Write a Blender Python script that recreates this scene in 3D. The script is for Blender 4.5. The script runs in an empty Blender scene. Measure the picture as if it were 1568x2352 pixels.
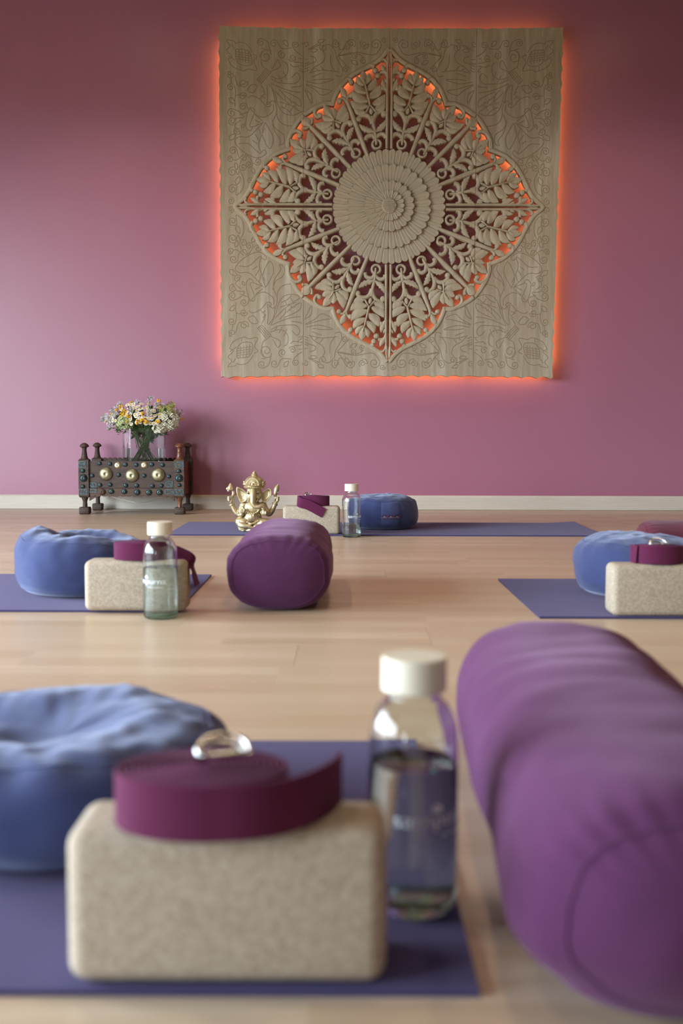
import bpy, bmesh, math, random
from mathutils import Vector, Matrix, noise
import numpy as np

sc = bpy.context.scene
C = sc.collection
PI = math.pi
R = math.radians

# ------------------------------------------------------------------ camera
FPX, CAMH, YH = 2450.0, 0.395, 1003.0
TH = math.atan((1176 - YH) / FPX)
cam_d = bpy.data.cameras.new('camera')
cam = bpy.data.objects.new('camera', cam_d)
C.objects.link(cam)
cam.location = (0, 0, CAMH)
cam.rotation_mode = 'XYZ'
cam.matrix_world = (Matrix.Translation((0, 0, CAMH)) @ Matrix.Rotation(PI / 2 - TH, 4, 'X')
                    @ Matrix.Rotation(R(0.15), 4, 'Z'))
cam_d.sensor_fit = 'VERTICAL'
cam_d.sensor_height = 36
cam_d.sensor_width = 24
cam_d.lens = FPX / 2352 * 36
cam_d.clip_start = 0.02
cam_d.dof.use_dof = True
cam_d.dof.focus_distance = 5.3
cam_d.dof.aperture_fstop = 4.2
cam_d.dof.aperture_blades = 9
sc.camera = cam

# ------------------------------------------------------------------ colour management
vs = sc.view_settings
vs.view_transform = 'Standard'
vs.look = 'None'
vs.gamma = 1
vs.use_curve_mapping = False
vs.exposure = 0.04

# ------------------------------------------------------------------ world: a hazy, bluish sky
SKY = (0.74, 0.88, 1.0)
SKY_STRENGTH = 30.0
w = bpy.data.worlds.new('sky')
sc.world = w
w.use_nodes = True
w.node_tree.nodes['Background'].inputs[0].default_value = (*SKY, 1)
w.node_tree.nodes['Background'].inputs[1].default_value = SKY_STRENGTH
DOWNLIGHT = 28.0          # watts of each ceiling spot
LED_STRENGTH = 22.0      # emission of the strips behind the carved panel
sc.cycles.use_denoising = True
sc.cycles.max_bounces = 12
sc.cycles.transmission_bounces = 12
sc.cycles.sample_clamp_indirect = 8.0
sc.cycles.caustics_reflective = False

# room extents
XL, XR, YB, YF, ZC = -3.8, 4.2, -5.2, 5.78, 2.75
WINDOWS_LEFT = [(-2.0, -0.4), (-0.1, 1.5), (1.8, 3.6)]
WINDOWS_BACK = [(-3.5, -2.9)]
WZ0, WZ1 = 0.10, 2.1


def portal(name, loc, rot, sx, sy):
    l = bpy.data.lights.new(name, 'AREA')
    l.shape = 'RECTANGLE'
    l.size, l.size_y = sx, sy
    l.cycles.is_portal = True
    o = bpy.data.objects.new(name, l)
    C.objects.link(o)
    o.location = loc
    o.rotation_euler = rot
    return o


for a, b in WINDOWS_LEFT:
    portal('window_portal', (XL - 0.02, (a + b) / 2, (WZ0 + WZ1) / 2), (0, -PI / 2, 0), WZ1 - WZ0, b - a)
for a, b in WINDOWS_BACK:
    portal('window_portal', ((a + b) / 2, YB - 0.02, (WZ0 + WZ1) / 2), (PI / 2, 0, 0), b - a, WZ1 - WZ0)


# ------------------------------------------------------------------ pixel -> world
def ray(px, py):
    x, y = (px - 784) / FPX, -(py - 1176) / FPX
    c, s = math.cos(TH), math.sin(TH)
    return Vector((x, c + y * s, -s + y * c))


def G(px, py, z=0.0):
    d = ray(px, py)
    t = (z - CAMH) / d.z
    return Vector((d.x * t, d.y * t, z))


def Wp(px, py, Y):
    d = ray(px, py)
    t = Y / d.y
    return Vector((d.x * t, Y, CAMH + d.z * t))


# ------------------------------------------------------------------ helpers
def mesh_from(verts, faces, smooth=False, mat_idx=None, name='m'):
    me = bpy.data.meshes.new(name)
    me.from_pydata([tuple(v) for v in verts], [], faces)
    if smooth:
        me.polygons.foreach_set('use_smooth', [True] * len(me.polygons))
    if mat_idx is not None:
        me.polygons.foreach_set('material_index', mat_idx)
    me.update()
    return me


def add(name, me, mat, parent=None, loc=None, rot=None):
    if mat is not None and len(me.materials) == 0:
        for m in (mat if isinstance(mat, (list, tuple)) else [mat]):
            me.materials.append(m)
    o = bpy.data.objects.new(name, me)
    C.objects.link(o)
    if parent is not None:
        o.parent = parent
    if loc is not None:
        o.location = loc
    if rot is not None:
        o.rotation_euler = rot
    return o


def tag(o, label, cat, group=None):
    o['label'] = label
    o['category'] = cat
    if group:
        o['group'] = group
    return o


def struct(o, label=None):
    o['kind'] = 'structure'
    if label:
        o['label'] = label
    return o


def thing(name, label, cat, loc=(0, 0, 0), rz=0, group=None):
    o = bpy.data.objects.new(name, None)
    o.empty_display_size = 0.05
    C.objects.link(o)
    o.location = loc
    o.rotation_euler = (0, 0, rz)
    return tag(o, label, cat, group)


class MB:
    """collects geometry for one mesh"""
    def __init__(self):
        self.v, self.f, self.m = [], [], []

    def add(self, vs_, fs, mi=0, M=None):
        b = len(self.v)
        if M is not None:
            vs_ = [M @ Vector(p) for p in vs_]
        self.v += [tuple(p) for p in vs_]
        self.f += [tuple(i + b for i in f) for f in fs]
        self.m += [mi] * len(fs)
        return self

    def box(self, x0, x1, y0, y1, z0, z1, mi=0):
        vs_ = [(x, y, z) for z in (z0, z1) for y in (y0, y1) for x in (x0, x1)]
        return self.add(vs_, [(0, 2, 3, 1), (4, 5, 7, 6), (0, 1, 5, 4), (2, 6, 7, 3), (0, 4, 6, 2), (1, 3, 7, 5)], mi)

    def lathe(self, prof, n=32, mi=0, M=None, cap=True):
        vs_, fs = [], []
        for r, z in prof:
            for i in range(n):
                a = 2 * PI * i / n
                vs_.append((r * math.cos(a), r * math.sin(a), z))
        for j in range(len(prof) - 1):
            for i in range(n):
                k = (i + 1) % n
                fs.append((j * n + i, j * n + k, (j + 1) * n + k, (j + 1) * n + i))
        if cap:
            fs.append(tuple(range(n - 1, -1, -1)))
            fs.append(tuple((len(prof) - 1) * n + i for i in range(n)))
        return self.add(vs_, fs, mi, M)

    def sphere(self, c, r, n=12, m=8, mi=0, M=None):
        r = (r, r, r) if not hasattr(r, '__len__') else r
        vs_, fs = [], []
        for j in range(m + 1):
            p = -PI / 2 + PI * j / m
            for i in range(n):
                a = 2 * PI * i / n
                vs_.append((c[0] + r[0] * math.cos(p) * math.cos(a), c[1] + r[1] * math.cos(p) * math.sin(a), c[2] + r[2] * math.sin(p)))
        for j in range(m):
            for i in range(n):
                k = (i + 1) % n
                fs.append((j * n + i, j * n + k, (j + 1) * n + k, (j + 1) * n + i))
        return self.add(vs_, fs, mi, M)

    def tube(self, pts, rad, n=8, mi=0, closed=False):
        pts = [Vector(p) for p in pts]
        N = len(pts)
        if not hasattr(rad, '__len__'):
            rad = [rad] * N
        vs_, fs = [], []
        up = None
        for i, p in enumerate(pts):
            if closed:
                t = pts[(i + 1) % N] - pts[i - 1]
            else:
                t = pts[min(i + 1, N - 1)] - pts[max(i - 1, 0)]
            t.normalize()
            if up is None:
                up = t.orthogonal().normalized()
            up = (up - t * up.dot(t))
            up = up.normalized() if up.length > 1e-6 else t.orthogonal().normalized()
            s = t.cross(up)
            for k in range(n):
                a = 2 * PI * k / n
                vs_.append(p + (up * math.cos(a) + s * math.sin(a)) * rad[i])
        M_ = N if closed else N - 1
        for i in range(M_):
            j = (i + 1) % N
            for k in range(n):
                l = (k + 1) % n
                fs.append((i * n + k, i * n + l, j * n + l, j * n + k))
        if not closed:
            fs.append(tuple(range(n - 1, -1, -1)))
            fs.append(tuple((N - 1) * n + k for k in range(n)))
        return self.add(vs_, fs, mi)

    def mesh(self, smooth=False):
        return mesh_from(self.v, self.f, smooth, self.m)

    def build(self, name, mat, parent=None, smooth=False, loc=None, rot=None):
        return add(name, self.mesh(smooth), mat, parent, loc, rot)


def autosmooth(me, ang=40):
    """smooth shading, sharp edges where faces meet at more than ang degrees"""
    me.polygons.foreach_set('use_smooth', [True] * len(me.polygons))
    bm = bmesh.new()
    bm.from_mesh(me)
    for e in bm.edges:
        if len(e.link_faces) == 2 and e.calc_face_angle(0) > R(ang):
            e.smooth = False
    bm.to_mesh(me)
    bm.free()
    return me


def bevel_box(sx, sy, sz, bev, seg=4):
    bm = bmesh.new()
    bmesh.ops.create_cube(bm, size=1)
    bmesh.ops.scale(bm, vec=(sx, sy, sz), verts=bm.verts)
    bmesh.ops.bevel(bm, geom=bm.edges[:], offset=bev, segments=seg, profile=0.5, affect='EDGES')
    me = bpy.data.meshes.new('b')
    bm.to_mesh(me)
    bm.free()
    me.polygons.foreach_set('use_smooth', [True] * len(me.polygons))
    return me


def catmull(pts, n=6, closed=False):
    pts = [np.array(p, float) for p in pts]
    N = len(pts)
    if N < 3:
        return [pts[0] + (pts[-1] - pts[0]) * i / n for i in range(n + 1)]
    out = []
    rng = range(N) if closed else range(N - 1)
    for i in rng:
        if closed:
            p0, p1, p2, p3 = pts[i - 1], pts[i], pts[(i + 1) % N], pts[(i + 2) % N]
        else:
            p0 = pts[i - 1] if i > 0 else 2 * pts[0] - pts[1]
            p1, p2 = pts[i], pts[i + 1]
            p3 = pts[i + 2] if i + 2 < N else 2 * pts[-1] - pts[-2]
        for k in range(n):
            t = k / n
            out.append(0.5 * ((2 * p1) + (-p0 + p2) * t + (2 * p0 - 5 * p1 + 4 * p2 - p3) * t * t + (-p0 + 3 * p1 - 3 * p2 + p3) * t ** 3))
    if not closed:
        out.append(pts[-1])
    return out


# ------------------------------------------------------------------ materials
def sg(r, g, b):
    f = lambda c: (c / 255 / 12.92) if c / 255 <= 0.04045 else ((c / 255 + 0.055) / 1.055) ** 2.4
    return (f(r), f(g), f(b), 1)


def newmat(name):
    m = bpy.data.materials.new(name)
    m.use_nodes = True
    nt = m.node_tree
    return m, nt, nt.nodes['Principled BSDF'], nt.nodes, nt.links


def mixc(N, L, fac, a, b):
    n = N.new('ShaderNodeMix')
    n.data_type = 'RGBA'
    if hasattr(fac, 'is_linked'):
        L.new(fac, n.inputs[0])
    else:
        n.inputs[0].default_value = fac
    for i, c in ((6, a), (7, b)):
        if hasattr(c, 'is_linked'):
            L.new(c, n.inputs[i])
        else:
            n.inputs[i].default_value = c
    return n.outputs[2]


def ramp(N, L, src, p0, p1):
    n = N.new('ShaderNodeMapRange')
    n.inputs[1].default_value, n.inputs[2].default_value = p0, p1
    L.new(src, n.inputs[0])
    return n.outputs[0]


def tex(N, L, scale=(1, 1, 1), kind='noise', sc_=10, det=4, rough=0.6, coord='Object'):
    tc = N.new('ShaderNodeTexCoord')
    mp = N.new('ShaderNodeMapping')
    mp.inputs[3].default_value = scale
    L.new(tc.outputs[coord], mp.inputs[0])
    if kind == 'noise':
        t = N.new('ShaderNodeTexNoise')
        t.inputs['Scale'].default_value = sc_
        t.inputs['Detail'].default_value = det
        t.inputs['Roughness'].default_value = rough
    elif kind == 'voronoi':
        t = N.new('ShaderNodeTexVoronoi')
        t.inputs['Scale'].default_value = sc_
    L.new(mp.outputs[0], t.inputs['Vector'])
    return t.outputs['Color'] if kind == 'voronoi' else t.outputs[0]


def bump(N, L, bs, src, strength=0.3, dist=0.002):
    b = N.new('ShaderNodeBump')
    b.inputs['Strength'].default_value = strength
    b.inputs['Distance'].default_value = dist
    L.new(src, b.inputs['Height'])
    L.new(b.outputs[0], bs.inputs['Normal'])


def plain(name, col, rough=0.6, metal=0.0, spec=0.5):
    m, nt, bs, N, L = newmat(name)
    bs.inputs['Base Color'].default_value = col
    bs.inputs['Roughness'].default_value = rough
    bs.inputs['Metallic'].default_value = metal
    bs.inputs['Specular IOR Level'].default_value = spec
    return m


def fabric(name, c1, c2, sheen=0.3, scale=900, tint=(0.7, 0.75, 1, 1), bs_=0.25):
    m, nt, bs, N, L = newmat(name)
    big = tex(N, L, sc_=9, det=3)
    L.new(mixc(N, L, ramp(N, L, big, 0.35, 0.65), c1, c2), bs.inputs['Base Color'])
    bs.inputs['Roughness'].default_value = 0.9
    bs.inputs['Specular IOR Level'].default_value = 0.15
    bs.inputs['Sheen Weight'].default_value = sheen
    bs.inputs['Sheen Roughness'].default_value = 0.5
    bs.inputs['Sheen Tint'].default_value = tint
    bump(N, L, bs, tex(N, L, sc_=scale, det=1), bs_, 0.001)
    return m


def wood(name, c1, c2, scale=(1, 1, 12), sc_=14, rough=0.5, bs_=0.15):
    m, nt, bs, N, L = newmat(name)
    t = tex(N, L, scale=scale, sc_=sc_, det=5)
    L.new(mixc(N, L, ramp(N, L, t, 0.3, 0.7), c1, c2), bs.inputs['Base Color'])
    bs.inputs['Roughness'].default_value = rough
    bump(N, L, bs, t, bs_, 0.002)
    return m


def metal(name, c1, c2, rough=0.35, sc_=60):
    m, nt, bs, N, L = newmat(name)
    t = tex(N, L, sc_=sc_, det=4)
    L.new(mixc(N, L, ramp(N, L, t, 0.35, 0.65), c1, c2), bs.inputs['Base Color'])
    bs.inputs['Metallic'].default_value = 1
    bs.inputs['Roughness'].default_value = rough
    return m


def glass(name, col, ior=1.5, rough=0.0):
    m, nt, bs, N, L = newmat(name)
    bs.inputs['Base Color'].default_value = col
    bs.inputs['Roughness'].default_value = rough
    bs.inputs['IOR'].default_value = ior
    bs.inputs['Transmission Weight'].default_value = 1
    return m


def emit(name, col, st):
    m, nt, bs, N, L = newmat(name)
    bs.inputs['Base Color'].default_value = (0.8, 0.8, 0.8, 1)
    bs.inputs['Emission Color'].default_value = col
    bs.inputs['Emission Strength'].default_value = st
    return m


# wall paint: raspberry with a very fine roller texture
M_wall, nt, bs, N, L = newmat('raspberry_wall_paint')
t = tex(N, L, sc_=1.3, det=2)
L.new(mixc(N, L, ramp(N, L, t, 0.3, 0.7), (0.39, 0.142, 0.218, 1), (0.405, 0.15, 0.228, 1)), bs.inputs['Base Color'])
bs.inputs['Roughness'].default_value = 0.37
bs.inputs['Specular IOR Level'].default_value = 0.65
bump(N, L, bs, tex(N, L, sc_=260, det=2), 0.12, 0.002)
M_white = plain('cream_wall_paint', (0.40, 0.34, 0.28, 1), 0.8)
M_ceil = wood('timber_ceiling', (0.17, 0.10, 0.06, 1), (0.22, 0.13, 0.08, 1), scale=(1, 14, 1), sc_=4, rough=0.6)
M_frame = plain('window_frame_paint', (0.75, 0.75, 0.73, 1), 0.4)
M_ground = plain('outdoor_ground', (0.07, 0.075, 0.05, 1), 0.95)
M_base = wood('pale_skirting_wood', (0.60, 0.53, 0.44, 1), (0.68, 0.61, 0.52, 1), scale=(1, 12, 20), sc_=6, rough=0.35, bs_=0.05)

# floor: beech laminate, three printed strips to a board
M_floor, nt, bs, N, L = newmat('beech_strip_laminate')
tc = N.new('ShaderNodeTexCoord')
oi = N.new('ShaderNodeObjectInfo')
mul = N.new('ShaderNodeVectorMath')
mul.operation = 'SCALE'
mul.inputs[0].default_value = (7.3, 0, 0)
L.new(oi.outputs['Random'], mul.inputs['Scale'])
addv = N.new('ShaderNodeVectorMath')
addv.operation = 'ADD'
L.new(tc.outputs['Object'], addv.inputs[0])
L.new(mul.outputs[0], addv.inputs[1])
br = N.new('ShaderNodeTexBrick')
br.offset = 0.37
br.offset_frequency = 1
br.inputs['Color1'].default_value = (0, 0, 0, 1)
br.inputs['Color2'].default_value = (1, 1, 1, 1)
br.inputs['Mortar'].default_value = (0.4, 0.4, 0.4, 1)
br.inputs['Scale'].default_value = 1
br.inputs['Mortar Size'].default_value = 0.0004
br.inputs['Brick Width'].default_value = 0.52
br.inputs['Row Height'].default_value = 0.0643
br.inputs['Bias'].default_value = 0
L.new(addv.outputs[0], br.inputs['Vector'])
mp = N.new('ShaderNodeMapping')
mp.inputs[3].default_value = (1.2, 26, 1)
L.new(addv.outputs[0], mp.inputs[0])
gr = N.new('ShaderNodeTexNoise')
gr.inputs['Scale'].default_value = 3
gr.inputs['Detail'].default_value = 4
L.new(mp.outputs[0], gr.inputs['Vector'])
c_strip = mixc(N, L, br.outputs[0], (0.48, 0.345, 0.225, 1), (0.66, 0.53, 0.395, 1))
c_tot = mixc(N, L, ramp(N, L, gr.outputs[0], 0.35, 0.7), c_strip, (0.555, 0.425, 0.295, 1))
L.new(c_tot, bs.inputs['Base Color'])
bs.inputs['Roughness'].default_value = 0.34
bs.inputs['Specular IOR Level'].default_value = 0.5

M_cork, nt, bs, N, L = newmat('pale_pressed_cork')
v1 = tex(N, L, kind='voronoi', sc_=330)
sepc = N.new('ShaderNodeSeparateColor')
L.new(v1, sepc.inputs[0])
cc = mixc(N, L, sepc.outputs[0], (0.36, 0.292, 0.215, 1), (0.495, 0.42, 0.335, 1))
n2 = tex(N, L, sc_=420, det=2)
L.new(mixc(N, L, ramp(N, L, n2, 0.62, 0.72), cc, (0.27, 0.18, 0.10, 1)), bs.inputs['Base Color'])
bs.inputs['Roughness'].default_value = 0.85
bs.inputs['Specular IOR Level'].default_value = 0.25
bump(N, L, bs, v1, 0.2, 0.001)

M_zafu = fabric('indigo_cotton', (0.038, 0.050, 0.138, 1), (0.046, 0.059, 0.155, 1), 0.5, 700, (0.75, 0.8, 1, 1))
M_bolster = fabric('aubergine_cotton', (0.076, 0.021, 0.069, 1), (0.086, 0.025, 0.079, 1), 0.19, 700, (1, 0.62, 0.9, 1))
M_bolster2 = fabric('wine_red_cotton', (0.10, 0.018, 0.034, 1), (0.115, 0.022, 0.04, 1), 0.14, 700, (1, 0.75, 0.85, 1))
M_strap = fabric('plum_webbing', (0.095, 0.013, 0.048, 1), (0.108, 0.016, 0.055, 1), 0.1, 1600, (1, 0.7, 0.9, 1), 0.4)
M_mat = fabric('indigo_mat_foam', (0.052, 0.043, 0.122, 1), (0.058, 0.048, 0.132, 1), 0.14, 1500, (0.85, 0.75, 1, 1))
M_steel = plain('polished_steel', (0.75, 0.76, 0.76, 1), 0.18, 1)
M_glass = glass('bottle_glass', (0.945, 0.99, 0.975, 1), 1.5)
M_glassbase = glass('bottle_base_glass', (0.62, 0.92, 0.79, 1), 1.5)
M_water = glass('water', (0.94, 0.99, 0.975, 1), 1.333)
M_vase = glass('vase_glass', (0.93, 0.98, 0.97, 1), 1.5)
M_cap = wood('pale_bamboo', (0.70, 0.63, 0.49, 1), (0.76, 0.70, 0.56, 1), scale=(10, 10, 1), sc_=18, rough=0.5, bs_=0.03)
M_print = plain('white_print', (0.80, 0.88, 0.92, 1), 0.5)
M_led = emit('orange_led', (1.0, 0.60, 0.13, 1), LED_STRENGTH)
M_led2 = emit('orange_led_rim', (1.0, 0.62, 0.13, 1), LED_STRENGTH * 1.3)

# ------------------------------------------------------------------ room shell
def wall_with_holes(name, horiz, lo, hi, holes, at, thick, mat, label):
    mb = MB()
    def seg(a, b, z0, z1):
        if b - a < 1e-4 or z1 - z0 < 1e-4:
            return
        if horiz == 'x':
            mb.box(a, b, at, at + thick, z0, z1)
        else:
            mb.box(at, at + thick, a, b, z0, z1)
    cur = lo
    for a, b in holes:
        seg(cur, a, 0, ZC)
        seg(a, b, 0, WZ0)
        seg(a, b, WZ1, ZC)
        cur = b
    seg(cur, hi, 0, ZC)
    return struct(mb.build(name, mat), label)


wall_with_holes('wall_back', 'x', XL, XR, [], YF, 0.2, M_wall, 'raspberry pink painted wall behind the carved panel')
wall_with_holes('wall_left', 'y', YB, YF, WINDOWS_LEFT, XL - 0.25, 0.25, M_white, 'cream wall with tall windows')
wall_with_holes('wall_front', 'x', XL, XR, WINDOWS_BACK, YB - 0.25, 0.25, M_white, 'cream wall with windows facing the raspberry wall')
wall_with_holes('wall_right', 'y', YB, YF, [], XR, 0.2, M_white, 'plain cream side wall')
struct(MB().box(XL, XR, YB, YF, ZC, ZC + 0.2).build('ceiling', M_ceil), 'brown timber ceiling')
struct(MB().box(-60, 60, -60, 60, -0.5, -0.45).build('ground_outside', M_ground), 'dark ground outside the windows')
wi = 1
for side, wins in (('l', WINDOWS_LEFT), ('b', WINDOWS_BACK)):
    for a, b in wins:
        mb = MB()
        f = 0.07
        spans = [(a, a + f, WZ0, WZ1), (b - f, b, WZ0, WZ1), (a, b, WZ0, WZ0 + f), (a, b, WZ1 - f, WZ1),
                 ((a + b) / 2 - f / 2, (a + b) / 2 + f / 2, WZ0, WZ1)]
        for p, q, z0, z1 in spans:
            if side == 'l':
                mb.box(XL - 0.16, XL - 0.10, p, q, z0, z1)
            else:
                mb.box(p, q, YB - 0.16, YB - 0.10, z0, z1)
        struct(mb.build('window_%d' % wi, M_frame), 'white window frame')
        wi += 1

# skirting board along the raspberry wall
mb = MB()
BT = 0.016
prof = [(0, 0.002), (-BT, 0.002), (-BT, 0.070), (-BT + 0.004, 0.0775), (0, 0.0785)]
vs_ = [(x, YF + p[0], p[1]) for x in (XL, XR) for p in prof]
n_ = len(prof)
mb.add(vs_, [(i, i + 1, n_ + i + 1, n_ + i) for i in range(n_ - 1)] + [tuple(range(n_))[::-1], tuple(range(n_, 2 * n_))])
struct(mb.build('baseboard_back', M_base), 'pale wooden skirting board under the raspberry wall')

# floor: slab with laid boards
floor = struct(MB().box(XL, XR, YB, YF, -0.06, -0.010).build('floor', plain('underlay', (0.12, 0.08, 0.05, 1), 0.9)),
               'pale beech laminate floor of long strip boards')
BW, BL = 0.193, 2.2
rnd = random.Random(4)
row = 0
y = YF - BW * 0.55
bmeshes = {}
while y > YB - BW:
    y0, y1 = max(y, YB), min(y + BW, YF)
    x = XL - rnd.uniform(0, BL)
    while x < XR:
        x0, x1 = max(x, XL), min(x + BL, XR)
        if x1 - x0 > 0.01 and y1 - y0 > 0.005:
            key = (round(x1 - x0, 3), round(y1 - y0, 3))
            if key not in bmeshes:
                lx, ly, g = key[0], key[1], 0.0004
                vv = [(0, 0, -0.0098), (lx, 0, -0.0098), (lx, ly, -0.0098), (0, ly, -0.0098),
                      (0.0002, 0.0002, -g), (lx - 0.0002, 0.0002, -g), (lx - 0.0002, ly - 0.0002, -g), (0.0002, ly - 0.0002, -g),
                      (g, g, 0), (lx - g, g, 0), (lx - g, ly - g, 0), (g, ly - g, 0)]
                ff = [(3, 2, 1, 0)]
                for k in (0, 4):
                    for i in range(4):
                        j = (i + 1) % 4
                        ff.append((k + i, k + j, k + 4 + j, k + 4 + i))
                ff.append((8, 9, 10, 11))
                me = mesh_from(vv, ff)
                me.materials.append(M_floor)
                bmeshes[key] = me
            add('floor_board', bmeshes[key], None, floor, (x0, y0, 0))
        x += BL
    y -= BW
    row += 1

# ceiling spots (seen as small warm highlights in the bottles)
M_spot = emit('spot_lens', (1, 0.78, 0.5, 1), 40)
M_spotring = plain('spot_ring', (0.6, 0.6, 0.6, 1), 0.3, 1)
for i, (x, y) in enumerate([(-1.15, 4.95), (1.55, 4.95), (-1.15, 3.1), (0.2, 3.1), (1.55, 3.1), (-1.15, 1.2), (0.2, 1.2), (1.55, 1.2)]):
    t = thing('ceiling_spot', 'small round recessed spot in the timber ceiling', 'ceiling light', (x, y, ZC), 0, 'recessed ceiling spots')
    MB().lathe([(0.048, -0.001), (0.048, -0.006), (0.036, -0.007), (0.036, -0.001)], 24).build('trim_ring', M_spotring, t)
    MB().lathe([(0.034, -0.001), (0.034, -0.004)], 24).build('lens', M_spot, t)
    l = bpy.data.lights.new('spot_lamp', 'SPOT')
    l.energy = DOWNLIGHT
    l.color = (1, 0.76, 0.52)
    l.spot_size = R(110)
    l.spot_blend = 0.8
    l.shadow_soft_size = 0.04
    lo = bpy.data.objects.new('spot_lamp', l)
    C.objects.link(lo)
    lo.parent = t
    lo.location = (0, 0, -0.02)

# ================================================================== carved wooden wall panel
# drawn in photo pixels around the rosette's centre (x right, y up, z out of the wall), then scaled to metres
M_panel, nt, bs, N, L = newmat('whitewashed_teak')
g1 = tex(N, L, scale=(9, 9, 0.7), sc_=5, det=5)
g2 = tex(N, L, scale=(4.5, 4.5, 0.5), sc_=3.2, det=4)
g3 = tex(N, L, scale=(60, 60, 3), sc_=4, det=3)
oi = N.new('ShaderNodeObjectInfo')
c0 = mixc(N, L, ramp(N, L, g1, 0.3, 0.7), (0.38, 0.295, 0.195, 1), (0.48, 0.39, 0.275, 1))
c1 = mixc(N, L, ramp(N, L, g2, 0.52, 0.72), c0, (0.64, 0.565, 0.445, 1))
c2 = mixc(N, L, ramp(N, L, g3, 0.60, 0.78), c1, (0.68, 0.61, 0.48, 1))
L.new(c2, bs.inputs['Base Color'])
bs.inputs['Roughness'].default_value = 0.62
bs.inputs['Specular IOR Level'].default_value = 0.3
bump(N, L, bs, g1, 0.15, 0.003)
M_groove = plain('dark_groove', (0.24, 0.17, 0.10, 1), 0.8)  # darker tone for the middle of each engraved line
M_petal = wood('whitewashed_petal', (0.41, 0.32, 0.21, 1), (0.56, 0.455, 0.32, 1), scale=(14, 3, 1), sc_=10, rough=0.62)
M_lace = wood('whitewashed_lattice', (0.43, 0.34, 0.225, 1), (0.58, 0.475, 0.335, 1), scale=(4, 4, 1), sc_=9, rough=0.62)

PY = YF - 0.075                       # plane of the plank fronts
pc = Wp(891, 475, PY)
zc_ = PY * math.cos(TH) - (pc.z - CAMH) * math.sin(TH)
S = zc_ / FPX                         # metres per photo pixel on the panel
panel = thing('carved_wall_panel', 'large square carved wooden wall panel with pierced flower mandala, glowing orange behind', 'wall panel', pc)
TK = 0.035 / S                        # plank thickness in panel px
XF = Matrix(((S, 0, 0, 0), (0, 0, -S, 0), (0, S, 0, 0), (0, 0, 0, 1)))   # (x,y,z) panel px -> local metres, z towards the room


def pmesh(mb, smooth=False, M2=None):
    """M2: optional planar 2x2 matrix applied first (rotation / mirror)"""
    v = mb.v
    f = mb.f
    if M2 is not None:
        (a, b), (c, d) = M2
        v = [(a * x + b * y, c * x + d * y, z) for x, y, z in v]
        if a * d - b * c < 0:
            f = [tuple(reversed(q)) for q in f]
    v = [(x * S, -z * S, y * S) for x, y, z in v]
    me = mesh_from(v, f, smooth, mb.m)
    if smooth:
        autosmooth(me, 50)
    return me


# ---- opening outline (octant, then 8-fold)
lobe1 = catmull([(0, 350), (9, 338), (21, 326), (40, 314), (65, 302), (88, 288), (108, 268), (119, 248), (127, 226)], 3)
lobe2 = catmull([(127, 226), (143, 228), (158, 223), (174, 215), (188, 206), (198, 198)], 3)
octant = [tuple(p) for p in lobe1] + [tuple(p) for p in lobe2[1:]]
quad = octant + [(y_, x_) for x_, y_ in reversed(octant[:-1])]      # from top tip round to right tip
q2 = [(x_, -y_) for x_, y_ in reversed(quad[:-1])]
right_half = quad + q2                                              # top tip -> right tip -> bottom tip
left_half = [(-x_, y_) for x_, y_ in reversed(right_half[1:-1])]
loop = right_half + left_half
EDGE_L, EDGE_R, TOP, BOT = -389.0, 391.0, 399.0, -386.0
SEAMS = [-196.5, 0.0, 197.5]


def wavy(p, q, seed, amp=2.6, wl=33, n=10):
    """carved wavy edge between two points"""
    rr = random.Random(seed)
    p, q = np.array(p, float), np.array(q, float)
    d = q - p
    ln = np.linalg.norm(d)
    nrm = np.array((-d[1], d[0])) / ln
    k = int(ln / 4)
    ph = rr.uniform(0, 6)
    out = []
    for i in range(k + 1):
        t = i / k
        s_ = t * ln
        a = amp * (abs(math.sin(s_ / wl * PI + ph)) * 1.6 - 0.8) * (0.75 + 0.35 * math.sin(s_ / 47 + ph))
        out.append(tuple(p + d * t + nrm * a))
    return out


def clip_run(pts, keep):
    """the runs of a polyline that satisfy keep(x)"""
    runs, cur = [], []
    for p in pts:
        if keep(p):
            cur.append(p)
        elif cur:
            runs.append(cur)
            cur = []
    if cur:
        runs.append(cur)
    return runs


def ext(poly, z0=-TK, z1=0.0, bev=0.8):
    """extruded polygon"""
    bm = bmesh.new()
    vs_ = [bm.verts.new((p[0], p[1], z1)) for p in poly]
    f = bm.faces.new(vs_)
    f.normal_update()
    if f.normal.z < 0:
        f.normal_flip()
    r = bmesh.ops.extrude_face_region(bm, geom=[f])
    for v in [g for g in r['geom'] if isinstance(g, bmesh.types.BMVert)]:
        v.co.z = z0
    # extrude keeps the original as one cap; make sure every face looks outwards
    bmesh.ops.triangulate(bm, faces=[q for q in bm.faces if len(q.verts) > 4])
    bmesh.ops.recalc_face_normals(bm, faces=bm.faces[:])
    bm.verts.index_update()
    V = [tuple(v.co) for v in bm.verts]
    F = [tuple(v.index for v in q.verts) for q in bm.faces]
    bm.free()
    return V, F


def cross_y(xs, upper=True):
    """height of the opening edge at abscissa xs (upper arc)"""
    best = None
    for (x0, y0), (x1, y1) in zip(loop, loop[1:] + loop[:1]):
        if (x0 - xs) * (x1 - xs) <= 0 and x0 != x1:
            y_ = y0 + (y1 - y0) * (xs - x0) / (x1 - x0)
            if (upper and y_ > 0) or (not upper and y_ < 0):
                best = y_ if best is None else (max(best, y_) if upper else min(best, y_))
    return best


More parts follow.
